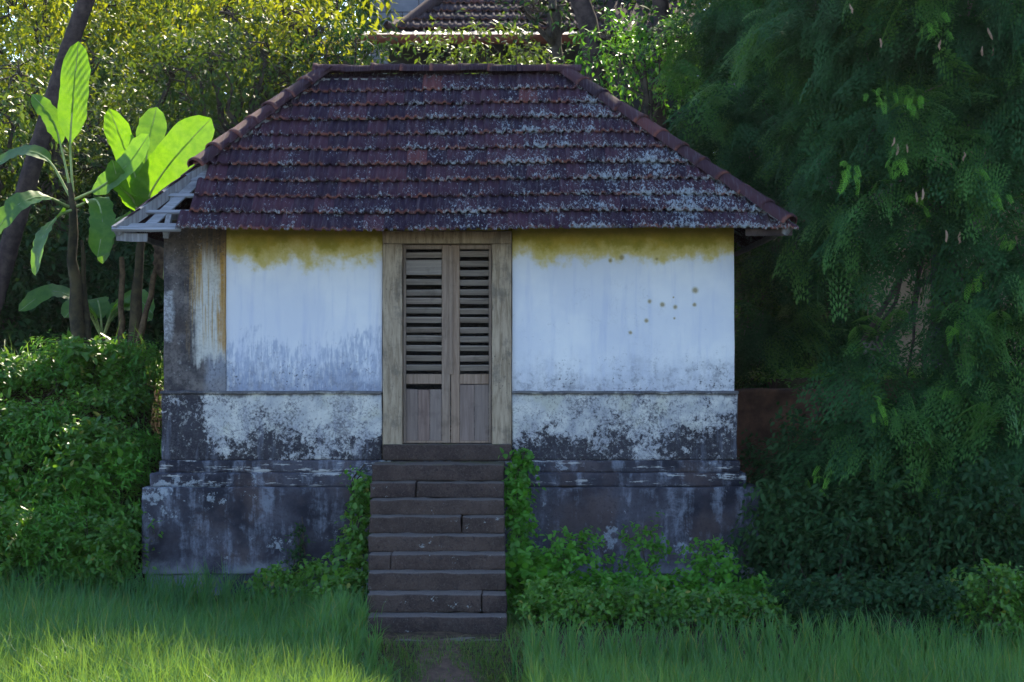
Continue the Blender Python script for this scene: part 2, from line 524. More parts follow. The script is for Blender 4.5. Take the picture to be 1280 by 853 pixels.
def tag(o, label, cat, group=None, kind=None):
    o['label'] = label
    if cat:
        o['category'] = cat
    if group:
        o['group'] = group
    if kind:
        o['kind'] = kind
    return o


def thing(name, label, cat, loc, group=None):
    e = bpy.data.objects.new(name, None)
    COL.objects.link(e)
    e.location = loc
    e.empty_display_size = .2
    return tag(e, label, cat, group)


def np_mesh(name, verts, polys):
    """polys: list of (n,k) index arrays"""
    me = bpy.data.meshes.new(name)
    verts = np.asarray(verts, dtype=np.float32)
    me.vertices.add(len(verts))
    me.vertices.foreach_set('co', verts.ravel())
    nl = sum(p.size for p in polys)
    npol = sum(len(p) for p in polys)
    me.loops.add(nl)
    me.loops.foreach_set('vertex_index', np.concatenate([p.ravel() for p in polys]).astype(np.int32))
    starts, tot, s = [], [], 0
    for p in polys:
        k = p.shape[1]
        starts.append(s + np.arange(len(p)) * k)
        tot.append(np.full(len(p), k))
        s += p.size
    me.polygons.add(npol)
    me.polygons.foreach_set('loop_start', np.concatenate(starts).astype(np.int32))
    me.polygons.foreach_set('loop_total', np.concatenate(tot).astype(np.int32))
    me.update(calc_edges=True)
    me.validate()
    return me


def bm_mesh(name, bm, smooth=False):
    me = bpy.data.meshes.new(name)
    bm.to_mesh(me)
    bm.free()
    if smooth:
        for p in me.polygons:
            p.use_smooth = True
    return me


def box_bm(bm, x0, x1, y0, y1, z0, z1):
    r = bmesh.ops.create_cube(bm, size=1)
    for v in r['verts']:
        v.co = Vector(((x0 + x1) / 2 + v.co.x * (x1 - x0), (y0 + y1) / 2 + v.co.y * (y1 - y0), (z0 + z1) / 2 + v.co.z * (z1 - z0)))
    return r['verts']


def rough_box(name, x0, x1, y0, y1, z0, z1, mat, parent=None, seg=.12, amp=.006, bevel=.01, seed=0.0, freq=5.0, smooth=True):
    bm = bmesh.new()
    box_bm(bm, x0, x1, y0, y1, z0, z1)
    if bevel:
        bmesh.ops.bevel(bm, geom=bm.edges[:], offset=bevel, segments=2, affect='EDGES', profile=.6)
    for ax, (a, b) in enumerate(((x0, x1), (y0, y1), (z0, z1))):
        n = int((b - a) / seg)
        for i in range(1, n + 1):
            co = [0, 0, 0]
            no = [0, 0, 0]
            co[ax] = a + (b - a) * i / (n + 1)
            no[ax] = 1
            bmesh.ops.bisect_plane(bm, geom=bm.verts[:] + bm.edges[:] + bm.faces[:], plane_co=co, plane_no=no)
    for v in bm.verts:
        d = mnoise.noise_vector(v.co * freq + Vector((seed, seed * 1.7, -seed)))
        d2 = mnoise.noise_vector(v.co * freq * 3.1 + Vector((seed, 3, -seed)))
        v.co += d * amp + d2 * amp * .45
    return link(name, bm_mesh(name, bm, smooth), mat, parent)


def plain_box(name, x0, x1, y0, y1, z0, z1, mat, parent=None, bevel=.004):
    bm = bmesh.new()
    box_bm(bm, x0, x1, y0, y1, z0, z1)
    if bevel:
        bmesh.ops.bevel(bm, geom=bm.edges[:], offset=bevel, segments=1, affect='EDGES')
    return link(name, bm_mesh(name, bm), mat, parent)


def beam_mesh(name, a, b, w, h, up=Vector((0, 0, 1)), jit=.004):
    """a timber of section w x h from a to b"""
    a, b = Vector(a), Vector(b)
    d = (b - a).normalized()
    s = d.cross(up).normalized()
    u = s.cross(d)
    n = max(2, int((b - a).length / .3))
    vs_, fs = [], []
    for i in range(n + 1):
        c = a.lerp(b, i / n) + Vector([random.uniform(-jit, jit) for _ in range(3)])
        for sx, sy in ((-1, -1), (1, -1), (1, 1), (-1, 1)):
            vs_.append(c + s * (w / 2 * sx) + u * (h / 2 * sy))
    for i in range(n):
        for k in range(4):
            fs.append((i * 4 + k, i * 4 + (k + 1) % 4, i * 4 + 4 + (k + 1) % 4, i * 4 + 4 + k))
    fs.append((3, 2, 1, 0))
    fs.append((n * 4, n * 4 + 1, n * 4 + 2, n * 4 + 3))
    me = bpy.data.meshes.new(name)
    me.from_pydata(vs_, [], fs)
    return me


def tubes_np(paths, sides=7, wob=0.0):
    """paths: list of (points, radii) -> verts, quads"""
    V, Q, off = [], [], 0
    for pts, rad in paths:
        pts = np.asarray(pts, float)
        n = len(pts)
        tan = np.gradient(pts, axis=0)
        tan /= np.linalg.norm(tan, axis=1)[:, None] + 1e-9
        ref = np.array([0.31, 0.17, 0.93]) if abs(tan[0][2]) < .8 else np.array([1., .1, 0])
        a = np.cross(tan, ref)
        a /= np.linalg.norm(a, axis=1)[:, None] + 1e-9
        b = np.cross(tan, a)
        ang = np.arange(sides) * 2 * np.pi / sides
        rr = np.asarray(rad, float)[:, None]
        if wob:
            rr = rr * (1 + RNG.uniform(-wob, wob, (n, sides)))
        ring = pts[:, None, :] + rr[..., None] * (a[:, None, :] * np.cos(ang)[None, :, None] + b[:, None, :] * np.sin(ang)[None, :, None])
        V.append(ring.reshape(-1, 3))
        i = np.arange(n - 1)[:, None] * sides
        k = np.arange(sides)[None, :]
        k2 = (k + 1) % sides
        q = np.stack([i + k, i + k2, i + sides + k2, i + sides + k], -1).reshape(-1, 4) + off
        Q.append(q)
        off += n * sides
    return np.concatenate(V), np.concatenate(Q)


def tube_obj(name, paths, mat, parent, sides=7, wob=0.0):
    v, q = tubes_np(paths, sides, wob)
    me = np_mesh(name, v, [q])
    for p in me.polygons:
        p.use_smooth = True
    return link(name, me, mat, parent)


def curve_pts(a, b, n=6, sag=0.0, wob=0.0):
    a, b = np.asarray(a, float), np.asarray(b, float)
    t = np.linspace(0, 1, n)[:, None]
    p = a + (b - a) * t
    p[:, 2] += sag * 4 * (t * (1 - t))[:, 0]
    if wob:
        w = RNG.normal(0, wob, (n, 3))
        w[0] = 0
        p += w
    return p


def unit(v):
    return v / (np.linalg.norm(v, axis=-1, keepdims=True) + 1e-9)


def leaves_np(pos, d, nrm, L, W, shape='oval', fold=.25, droop=.15):
    """leaf blades: pos/d/nrm (n,3), L/W (n,)"""
    e1 = unit(d)
    e2 = unit(np.cross(nrm, e1))
    e3 = np.cross(e1, e2)
    L, W = L[:, None], W[:, None]
    if shape == 'dia':
        prof = [(0, 0), (.45, .5), (1, 0), (.45, -.5)]
        polys = [(0, 1, 2), (0, 2, 3)]
    else:
        prof = [(0, 0), (.30, .46), (.68, .36), (1, 0), (.68, -.36), (.30, -.46)]
        polys = [(0, 1, 2, 3), (0, 3, 4, 5)]
    vs_ = []
    for u, w in prof:
        vs_.append(pos + e1 * (u * L) + e2 * (w * W) + e3 * (fold * abs(w) * W - droop * u * u * L))
    k = len(prof)
    V = np.stack(vs_, 1).reshape(-1, 3)
    base = (np.arange(len(pos)) * k)[:, None]
    pol = np.concatenate([base + np.array(p)[None, :] for p in polys])
    return V, pol


def twig_leaves(O, D, L, n, ll, lw, spread=.9, droop=.25, ldroop=.25, jitter=.3, shape='oval', fold=.25, rng=RNG):
    N = len(O)
    D = unit(D)
    t = np.linspace(.12, 1, n)[None, :, None]
    pos = O[:, None] + D[:, None] * (L[:, None, None] * t)
    pos = pos + np.array([0, 0, -1.]) * (droop * L[:, None, None] * t * t)
    a = unit(np.cross(D, unit(rng.normal(size=(N, 3)))))
    b = np.cross(D, a)
    ang = (np.arange(n)[None] * 2.4 + rng.uniform(0, 6.28, (N, 1)))[..., None]
    ld = D[:, None] * .45 + (a[:, None] * np.cos(ang) + b[:, None] * np.sin(ang)) * spread + np.array([0, 0, -ldroop]) + rng.normal(0, jitter, (N, n, 3))
    nr = np.array([0, -.15, 1.]) + rng.normal(0, .35, (N, n, 3))
    m = N * n
    l = ll * rng.uniform(.6, 1.25, m)
    return leaves_np(pos.reshape(m, 3), ld.reshape(m, 3), nr.reshape(m, 3), l, lw / ll * l * rng.uniform(.8, 1.2, m), shape, fold)


def merge(parts):
    V, groups, off = [], {}, 0
    for v, *ps in parts:
        V.append(v)
        for p in ps:
            groups.setdefault(p.shape[1], []).append(p + off)
        off += len(v)
    return np.concatenate(V), [np.concatenate(g) for g in groups.values()]


# ------------------------------------------------------------------ terrain
def sst(a, b, t):
    t = np.clip((t - a) / (b - a), 0, 1)
    return t * t * (3 - 2 * t)


def H(x, y):
    x, y = np.asarray(x, float), np.asarray(y, float)
    pad = .26 * sst(17.2, 18.4, y) * (1 - sst(-1.9, -1.4, x)) + .26 * sst(14.6, 16.2, y) * sst(-1.9, -1.4, x)
    left = sst(18.2, 20.9, y)
    right = sst(20.95, 21.25, y)
    mid = sst(22.7, 23.1, y)
    wl_ = sst(-3.55, -3.95, x)
    wr_ = sst(2.55, 2.85, x)
    ter = left * wl_ + right * wr_ + mid * (1 - wl_) * (1 - wr_)
    z = pad + 2.1 * ter
    z = z + .30 * np.clip(y - 25, 0, 12) + .12 * np.clip(y - 37, 0, 80)
    # weedy bank right of the steps
    return z


xs = np.unique(np.concatenate([np.linspace(-160, -12, 16), np.arange(-12, 12.01, .3), np.linspace(12, 160, 16)]))
ys = np.unique(np.concatenate([np.linspace(-160, 0, 14), np.arange(0, 10, 1.), np.arange(10, 27, .15), np.linspace(27, 40, 14), np.linspace(40, 300, 20)]))
gx, gy = np.meshgrid(xs, ys)
gz = H(gx, gy) + np.where((gy > 10) & (gy < 40), RNG.normal(0, .012, gx.shape), 0)
nx, ny = len(xs), len(ys)
ii = (np.arange(ny - 1)[:, None] * nx + np.arange(nx - 1)[None, :]).ravel()
me = np_mesh('ground', np.stack([gx, gy, gz], -1).reshape(-1, 3), [np.stack([ii, ii + 1, ii + nx + 1, ii + nx], -1)])
for p in me.polygons:
    p.use_smooth = True
ground = link('ground', me, M['ground'])
ground['kind'] = 'structure'

# trodden path from the field to the steps
pys = np.arange(8, 16.0, .2)
pv = []
for y in pys:
    c = -.22 - (y - 11) * .075
    w = .30 + .07 * math.sin(y * 2.3) + .05 * math.sin(y * 5.1)
    for k in range(6):
        x = c + (k / 5 - .5) * 2 * (w + RNG.uniform(-.04, .04))
        pv.append((x, y, float(H(x, y)) + .018 + RNG.uniform(0, .015) - (.03 if k in (0, 5) else 0)))
n_ = len(pys)
ii = (np.arange(n_ - 1)[:, None] * 6 + np.arange(5)[None, :]).ravel()
path = link('path', np_mesh('path', pv, [np.stack([ii, ii + 1, ii + 7, ii + 6], -1)]), M['path'])
path['kind'] = 'structure'

# ------------------------------------------------------------------ the house
WX0, WX1, WY = -3.48, 2.224, 19.0
WYB = 22.0
house = thing('old_house', 'small whitewashed house with dark tiled hip roof, louvred door and mouldy stained walls', 'house', (-.63, 19.0, .2))
DZ0, DZ1 = 1.738, 3.738           # door opening
JL0, JL1, JR0, JR1 = -1.296, -1.096, -.20, .0
rough_box('wall', WX0 + .005, JL0, WY, WY + .3, 2.25, 3.98, M['wall'], house, .16, .007, .008, 1, 2.2)
rough_box('wall', JR1, WX1, WY, WY + .3, 2.25, 3.98, M['wall'], house, .16, .007, .008, 2, 2.2)
rough_box('wall', JL0 + .002, JR1 - .002, WY + .02, WY + .28, 3.86, 3.98, M['wall'], house, .3, .003, .0, 2.5, 2.2)
rough_box('pilaster', WX0, -2.858, WY - .022, WY + .15, 2.252, 3.975, M['pilaster'], house, .12, .007, .012, 3, 3)
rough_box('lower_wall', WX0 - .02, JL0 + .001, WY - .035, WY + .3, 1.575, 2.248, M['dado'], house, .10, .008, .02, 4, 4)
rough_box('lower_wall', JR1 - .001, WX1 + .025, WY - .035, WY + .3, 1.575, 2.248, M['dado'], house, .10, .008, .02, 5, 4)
rough_box('ledge', WX0 - .03, JL0 - .004, WY - .062, WY + .1, 2.238, 2.268, M['dado'], house, .08, .009, .009, 6, 7)
rough_box('ledge', JR1 + .004, WX1 + .035, WY - .062, WY + .1, 2.238, 2.268, M['dado'], house, .08, .009, .009, 7, 7)
rough_box('side_wall', WX0 + .02, WX0 + .3, WY + .30, WYB, 1.575, 3.97, M['dado'], house, .4, .006, 0, 8)
rough_box('side_wall', WX1 - .3, WX1 - .02, WY + .30, WYB, 1.575, 3.97, M['dado'], house, .4, .006, 0, 9)
rough_box('back_wall', WX0 + .3, WX1 - .3, WYB - .3, WYB - .01, 1.575, 3.96, M['dado'], house, .4, .006, 0, 10)
# plinth mouldings, each with its own projection
rough_box('plinth_course', WX0 - .035, WX1 + .05, WY - .085, WYB + .05, 1.455, 1.577, M['plinth'], house, .13, .008, .022, 11, 4)
rough_box('plinth_course', WX0 - .12, WX1 + .11, WY - .15, WYB + .1, 1.315, 1.457, M['plinth'], house, .13, .009, .026, 12, 4)
rough_box('plinth', P(177, 600, 18.74)[0], P(950, 600, 18.74)[0], 18.74, WYB + .15, .46, 1.317, M['plinth'], house, .13, .011, .018, 13, 3)
rough_box('footing', P(181, 600, 18.78)[0], P(946, 600, 18.78)[0], 18.775, WYB + .1, .02, .462, M['plinth'], house, .13, .013, .02, 14, 4)

# door case
frame = rough_box('door_frame', JL0 + .004, JR1 - .004, WY - .05, WY + .15, DZ1, DZ1 + .125, M['jamb'], house, .12, .004, .008, 15, 6)
rough_box('jamb', JL0 + .005, JL1, WY - .045, WY + .16, 1.6, DZ1 - .001, M['jamb'], frame, .12, .005, .009, 16, 6)
rough_box('jamb', JR0, JR1 - .005, WY - .045, WY + .16, 1.6, DZ1 - .001, M['jamb'], frame, .12, .005, .009, 17, 6)
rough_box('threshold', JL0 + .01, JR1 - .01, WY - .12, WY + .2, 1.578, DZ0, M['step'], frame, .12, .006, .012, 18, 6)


def door_leaf(x0, x1, lab, seed, meet):
    """meet: 'r' or 'l', the side of the meeting stile"""
    random.seed(seed)
    yb = WY + .055
    lf = plain_box('door_leaf', *((x1 - .085, x1) if meet == 'r' else (x0, x0 + .085)), yb, yb + .045, DZ0 + .005, DZ1 - .005, M['stile'], house, .005)
    lf['label'] = lab
    hx0, hx1 = (x0, x0 + .028) if meet == 'r' else (x1 - .028, x1)
    plain_box('stile', hx0, hx1, yb + .004, yb + .042, DZ0 + .005, DZ1 - .005, M['stile'], lf)
    a, b = (x0 + .029, x1 - .086) if meet == 'r' else (x0 + .086, x1 - .029)
    plain_box('rail', a, b, yb + .003, yb + .040, 2.335, 2.435, M['stile'], lf)
    plain_box('rail', a, b, yb + .006, yb + .038, DZ1 - .05, DZ1 - .006, M['stile'], lf)
    plain_box('rail', a, b, yb + .006, yb + .038, DZ0 + .006, DZ0 + .03, M['stile'], lf)
    # louvre slats
    n = 13
    z0, z1 = 2.50, DZ1 - .10
    me_ = None
    for i in range(n):
        zc = z0 + (z1 - z0) * i / (n - 1)
        bm = bmesh.new()
        box_bm(bm, a, b, -.006, .006, -.034, .034)
        bmesh.ops.bevel(bm, geom=bm.edges[:], offset=.003, segments=1, affect='EDGES')
        rot = Matrix.Rotation(math.radians(38 + random.uniform(-6, 6)), 4, 'X') @ Matrix.Rotation(random.uniform(-.012, .012), 4, 'Y')
        bmesh.ops.transform(bm, matrix=Matrix.Translation((0, yb + .022, zc + random.uniform(-.003, .003))) @ rot, verts=bm.verts)
        link('slat', bm_mesh('slat', bm), M['slat'], lf)
    # lower panel boards
    zt = 2.334 if meet == 'l' else 2.285
    k = 3 if meet == 'r' else 2
    for i in range(k):
        xa, xb = a + (b - a) * i / k, a + (b - a) * (i + 1) / k
        plain_box('panel_board', xa + .0015, xb - .0015, yb + .012 + .003 * (i % 2), yb + .030, DZ0 + .031, zt - random.uniform(0, .008), M['panel'], lf, .002)
    return lf


XM = -.615
ll = door_leaf(JL1 + .004, XM - .004, 'left louvred leaf, patched with a board near the top', 3, 'r')
rl = door_leaf(XM + .004, JR0 - .004, 'right louvred leaf with a dark lower panel', 4, 'l')
plain_box('patch_board', JL1 + .034, XM - .091, WY + .047, WY + .054, 3.43, 3.58, M['slat'], ll, .002)
rough_box('cover_strip', XM - .014, XM + .022, WY + .036, WY + .054, 2.43, DZ1 - .02, M['stile'], ll, .2, .002, .003, 4)
plain_box('interior_floor', WX0 + .31, WX1 - .31, WY + .31, WYB - .31, 1.578, 1.60, M['interior'], house, 0)

# ---------------- roof
EY, EZ = 18.40, 3.845               # front eave
RY, RZ = 20.36, 5.62               # ridge
XL, XR = -3.835, 2.69
RXL, RXR = -2.01, .56
BY = RY + (RY - EY)
UP = math.atan2(RZ - EZ, RY - EY)
SL = math.hypot(RY - EY, RZ - EZ)
NC = 10
EXPO = SL / NC
TW = .2005


def tile_mesh(name, seed, w=TW, ln=None):
    """interlocking clay tile with two barrel ribs and a turned down lip"""
    rnd = random.Random(seed)
    ln = ln or EXPO * 1.22
    prof = [(-.5, .0), (-.43, .024), (-.37, .030), (-.30, .028), (-.24, .006), (-.06, .004), (-.01, .024), (.06, .030), (.13, .026), (.19, .006), (.40, .003), (.5, .0)]
    rows = [(-.002, -.016), (0, 0), (ln * .5, 0), (ln, 0)]
    vs_, fs = [], []
    for j, (y, dz) in enumerate(rows):
        for x, z in prof:
            lift = .042 * (1 - max(y, 0) / ln)
            vs_.append((x * w * 1.02, y + rnd.uniform(-.003, .003) * (j < 2), z * (1.0 if j < 3 else .55) + lift + dz))
    k = len(prof)
    for j in range(len(rows) - 1):
        for i in range(k - 1):
            fs.append((j * k + i, j * k + i + 1, (j + 1) * k + i + 1, (j + 1) * k + i))
    me_ = bpy.data.meshes.new(name)
    me_.from_pydata(vs_, [], fs)
    for p in me_.polygons:
        p.use_smooth = p.index >= k - 1
    return me_


tiles = [tile_mesh('roof_tile', s) for s in range(4)]
for t in tiles:
    t.materials.append(M['tile'])

roof = link('roof', beam_mesh('roof', (RXL - .05, RY, RZ - .10), (RXR + .05, RY, RZ - .10), .06, .14), M['rafter'], house)
roof['label'] = 'dark purple clay tiled hip roof with a bare corner of battens'


def slope_matrix(kind):
    """maps (along eave, up slope, out) to world, origin at the eave"""
    c, s = math.cos(UP), math.sin(UP)
    if kind == 'front':
        return Matrix(((1, 0, 0, 0), (0, c, -s, EY), (0, s, c, EZ), (0, 0, 0, 1)))
    if kind == 'back':
        return Matrix(((-1, 0, 0, 0), (0, -c, s, BY), (0, s, c, EZ), (0, 0, 0, 1)))
    run = (RXL - XL) if kind == 'left' else (XR - RXR)
    a = math.atan2(RZ - EZ, run)
    c, s = math.cos(a), math.sin(a)
    if kind == 'left':
        return Matrix(((0, c, -s, XL), (-1, 0, 0, 0), (0, s, c, EZ), (0, 0, 0, 1)))
    return Matrix(((0, -c, s, XR), (1, 0, 0, 0), (0, s, c, EZ), (0, 0, 0, 1)))


MF = slope_matrix('front')
random.seed(21)
start_px = {0: -3.245, 1: -3.16, 2: -3.135, 3: -3.07}
hipL0, hipR0 = Vector((XL, EY, EZ)), Vector((XR, EY, EZ))
nL = Vector((-(RY - EY), (RXL - XL), 0)).normalized()     # plan normals pointing outwards
nR = Vector(((RY - EY), (XR - RXR), 0)).normalized()
front_tiles = 0
for r in range(NC):
    v = r * EXPO - .045
    vm = (r + .5) / NC
    xl = XL + (RXL - XL) * (vm - .5 / NC)
    xr = XR + (RXR - XR) * (vm - .5 / NC)
    x = xl - TW * .3 if r > 3 else start_px[r] + TW / 2
    x += random.uniform(-.01, .03) if r <= 3 else 0
    sag = .004 * math.sin(r * 1.9)
    while x < xr + TW * .45:
        Mx = MF @ Matrix.Translation((x, v + random.uniform(-.006, .006), sag + .020 * math.sin(x * 1.1 + r * .1) + random.uniform(-.003, .003))) @ \
            Matrix.Rotation(random.uniform(-.018, .018), 4, 'Z') @ Matrix.Rotation(random.uniform(-.012, .012), 4, 'X')
        src = random.choice(tiles)
        cut = False
        for nn, h0 in ((nL, hipL0), (nR, hipR0)):
            for cx, cy in ((-TW / 2, 0), (TW / 2, 0), (-TW / 2, EXPO * 1.2), (TW / 2, EXPO * 1.2)):
                w = Mx @ Vector((cx, cy, 0))
                if nn.dot(w - h0) > .03:
                    cut = True
        me_ = src
        if cut:
            bm = bmesh.new()
            bm.from_mesh(src)
            inv = Mx.inverted()
            for nn, h0 in ((nL, hipL0), (nR, hipR0)):
                co = inv @ (h0 + nn * .03)
                no = inv.to_3x3() @ nn
                bmesh.ops.bisect_plane(bm, geom=bm.verts[:] + bm.edges[:] + bm.faces[:], plane_co=co, plane_no=no, clear_outer=True)
            if len(bm.faces) < 4:
                bm.free()
                x += TW
                continue
            me_ = bm_mesh('roof_tile', bm)
            me_.materials.clear()
            me_.materials.append(M['tile'])
        o = link('roof_tile', me_, None, roof)
        o.matrix_basis = Mx
        front_tiles += 1
        x += TW


def slope_stuff(kind, name):
    """the three slopes turned away from the path: one joined sheet of the same tiles"""
    Ms = slope_matrix(kind)
    tv = np.array([v.co[:] for v in tiles[0].vertices])
    tf = np.array([p.vertices[:] for p in tiles[0].polygons])
    parts = []
    for r in range(NC):
        f = (r + .25) / NC
        if kind == 'back':
            a, b = -(XR + (RXR - XR) * f), -(XL + (RXL - XL) * f)
        elif kind == 'left':
            a, b = -(BY + (RY - BY) * f), -(EY + (RY - EY) * f)
        else:
            a, b = EY + (RY - EY) * f, BY + (RY - BY) * f
        n = int((b - a) / TW) + 1
        for i in range(n):
            u = a + TW * .5 + (b - a - TW) * (i / max(1, n - 1))
            Mx = np.array(Ms @ Matrix.Translation((u, r * (SL / NC) - .03, random.uniform(-.003, .003))))
            w = tv @ Mx[:3, :3].T + Mx[:3, 3]
            parts.append((w, tf))
    V, pol = merge(parts)
    o = link(name, np_mesh(name, V, pol), M['tile'], roof)
    o['kind'] = 'stuff'
    return o


slope_stuff('left', 'side_slope_tiles')
slope_stuff('right', 'side_slope_tiles')
slope_stuff('back', 'back_slope_tiles')


def cap_mesh(name, ln=.36, r0=.115, r1=.098, seed=0):
    rnd = random.Random(seed)
    vs_, fs = [], []
    k = 9
    rings = [(-.004, r0 - .016), (0, r0 + .006), (.04, r0 + .004), (.045, r0 - .004), (ln, r1)]
    for y, r in rings:
        for i in range(k):
            a = math.pi * (i / (k - 1)) * 1.02 - .03
            vs_.append((math.cos(a) * r, y, math.sin(a) * r * .78 + rnd.uniform(-.002, .002)))
    for j in range(len(rings) - 1):
        for i in range(k - 1):
            fs.append((j * k + i, j * k + i + 1, (j + 1) * k + i + 1, (j + 1) * k + i))
    me_ = bpy.data.meshes.new(name)
    me_.from_pydata(vs_, [], fs)
    for p in me_.polygons:
        p.use_smooth = True
    me_.materials.append(M['cap'])
    return me_


caps = [cap_mesh('ridge_tile', seed=s) for s in range(3)]


def run_caps(a, b, n, t0=0.0, lift=.045, name='ridge_tile'):
    a, b = Vector(a), Vector(b)
    d = (b - a).normalized()
    side = d.cross(Vector((0, 0, 1))).normalized()
    up = side.cross(d)
    step = (b - a).length / n
    for i in range(n):
        if (i + .5) / n < t0:
            continue
        p = a + d * (step * i) + up * (lift + random.uniform(-.012, .012)) + side * random.uniform(-.012, .012)
        R = Matrix((side, d, up)).transposed().to_4x4()
        o = link(name, random.choice(caps), None, roof)
        o.matrix_basis = Matrix.Translation(p) @ R @ Matrix.Rotation(random.uniform(-.03, .03), 4, 'Z') @ Matrix.Rotation(random.uniform(-.02, .03), 4, 'X') @ \
            Matrix.Diagonal((1, step / .30, 1, 1))


tl, tr_ = Vector((RXL, RY, RZ)), Vector((RXR, RY, RZ))
run_caps(tl + Vector((-.12, 0, 0)), tr_ + Vector((.12, 0, 0)), 9)
run_caps(hipL0, tl, 11, .40, name='hip_tile')
run_caps(hipR0 - Vector((.02, 0, -.01)), tr_, 11, name='hip_tile')
run_caps((XL, BY, EZ), tl, 11, name='hip_tile')
run_caps((XR, BY, EZ), tr_, 11, name='hip_tile')

# timbers
up_f = Vector((0, -math.sin(UP), math.cos(UP)))
for r in range(NC):
    f = r / NC + .015
    a = MF @ Vector((XL + (RXL - XL) * f + .02, r * EXPO + (.03 if r else .085), -.022))
    b = MF @ Vector((XR + (RXR - XR) * f - .02, r * EXPO + (.03 if r else .085), -.022))
    link('batten', beam_mesh('batten', a, b, .045, .022, up_f, .006), M['batten'], roof)
a = MF @ Vector((XL - .03, -.015, .012))
b = MF @ Vector((-3.20, -.015, .012))
link('eave_batten', beam_mesh('eave_batten', a, b, .05, .03, up_f, .006), M['batten'], roof)
link('eave_board', beam_mesh('eave_board', (XR - .42, EY + .03, EZ - .03), (XR + .03, EY + .03, EZ - .03), .03, .07), M['coco'], roof)
link('eave_board', beam_mesh('eave_board', (XL, EY + .04, EZ - .075), (XL + .30, EY + .04, EZ - .085), .03, .08), M['rafter'], roof)
for i in range(12):
    x = XL + .26 + i * (XR - XL - .4) / 11
    x = -3.36 if i == 0 else x
    t = min(1, max(.08, min((x - XL) / (RXL - XL), (XR - x) / (XR - RXR))))
    a = MF @ Vector((x, 0.14 if i else -.02, -.062))
    b = MF @ Vector((x, SL * t - .05, -.062))
    link('rafter', beam_mesh('rafter', a, b, .05, .075, up_f), M['rafter'], roof)
for h0, top in ((hipL0, tl), (hipR0, tr_)):
    link('hip_rafter', beam_mesh('hip_rafter', h0 + Vector((0, 0, -.02)), top + Vector((0, 0, -.06)), .07, .10), M['rafter'], roof)
a0, a1 = MF @ Vector((-3.56, .10, -.03)), MF @ Vector((-3.03, 1.02, -.03))
link('hip_board', beam_mesh('hip_board', a0 + Vector((.03, 0, 0)), a1, .10, .018, up_f), M['batten'], roof)
for sgn, x in ((-1, XL + .06), (1, XR - .06)):
    link('eave_batten', beam_mesh('eave_batten', (x, EY + .02, EZ - .02), (x, BY - .02, EZ - .02), .04, .05), M['rafter'], roof)
# wall plate
link('wall_plate', beam_mesh('wall_plate', (WX0 + .02, WY + .15, 4.01), (WX1 - .02, WY + .15, 4.01), .14, .055), M['rafter'], roof)

# ------------------------------------------------------------------ stone steps
steps = thing('stone_steps', 'steep flight of worn dark stone steps leading up to the louvred door', 'steps', (-.72, 17.3, .0))
tops = [581, 603.6, 624.5, 646.5, 670, 693.5, 717, 743.5, 771, 800]
ext = [(464, 631), (462, 631), (462, 630.5), (461, 631), (460, 632), (460, 632), (459, 633), (458, 634), (458, 634), (490, 627)]
split = {1: 519.6, 3: 577, 5: 488, 7: 602}
TREAD = .28
Zs = []
for k, py in enumerate(tops):
    Y = 18.35 - TREAD * k
    Zs.append(CAM_Z - (py - HORIZON) * Y / F_PX)
for k, py in enumerate(tops):
    Y = 18.35 - TREAD * k
    zt = Zs[k]
    zb = Zs[k + 1] - .012 if k < 9 else .05
    x0, x1 = (ext[k][0] - 640) * Y / F_PX, (ext[k][1] - 640) * Y / F_PX
    yb = Y + (.62 if k == 0 else TREAD + .06)
    cuts = [x0] + ([(split[k] - 640) * Y / F_PX] if k in split else []) + [x1]
    for i in range(len(cuts) - 1):
        dy = random.uniform(-.018, .024)
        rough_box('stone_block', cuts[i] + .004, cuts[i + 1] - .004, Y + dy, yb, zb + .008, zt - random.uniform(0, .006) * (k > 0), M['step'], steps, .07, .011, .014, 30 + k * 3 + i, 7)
# rubble core so that nothing shows between the blocks
core = rough_box('step_core', -1.28, -.08, 17.4, 18.8, -.05, .62, M['step'], steps, .3, .01, .01, 61)
rough_box('step_core', -1.30, -.09, 18.3, 18.85, .60, 1.22, M['step'], steps, .3, .01, .01, 62)

# ------------------------------------------------------------------ paddy field
def blades(name, X, Y, Z, h, w, lean, mat, seg=3):
    N = len(X)
    az = RNG.uniform(0, 2 * np.pi, N)
    face = RNG.uniform(0, np.pi, N)
    lean = lean * RNG.uniform(.2, 1.6, N)
    hh = h * RNG.uniform(.6, 1.15, N)
    base = np.stack([X, Y, Z], -1)
    ld = np.stack([np.cos(az), np.sin(az), np.zeros(N)], -1)
    sd = np.stack([np.cos(face), np.sin(face), np.zeros(N)], -1)
    vs_ = []
    for j in range(seg + 1):
        t = j / seg
        c = base + ld * (lean * hh * t ** 2.4)[:, None]
        c[:, 2] += hh * (t - .45 * np.minimum(lean, 1.2) * t ** 4)
        ww = w * RNG.uniform(.8, 1.2, N) * (1 - .55 * t) * .5
        if j < seg:
            vs_ += [c - sd * ww[:, None], c + sd * ww[:, None]]
        else:
            vs_ += [c]
    k = 2 * seg + 1
    V = np.stack(vs_, 1).reshape(-1, 3)
    b = (np.arange(N) * k)[:, None]
    q = np.concatenate([b + np.array([[2 * j, 2 * j + 1, 2 * j + 3, 2 * j + 2]]) for j in range(seg - 1)])
    t3 = b + np.array([[2 * seg - 2, 2 * seg - 1, 2 * seg]])
    o = link(name, np_mesh(name, V, [q, t3]), mat)
    return o


def scatter(x0, x1, y0, y1, dens, cond):
    n = int((x1 - x0) * (y1 - y0) * dens)
    X, Y = RNG.uniform(x0, x1, n), RNG.uniform(y0, y1, n)
    k = cond(X, Y)
    return X[k], Y[k]


def left_edge(Y):
    return -1.36 + (17 - Y) * .165


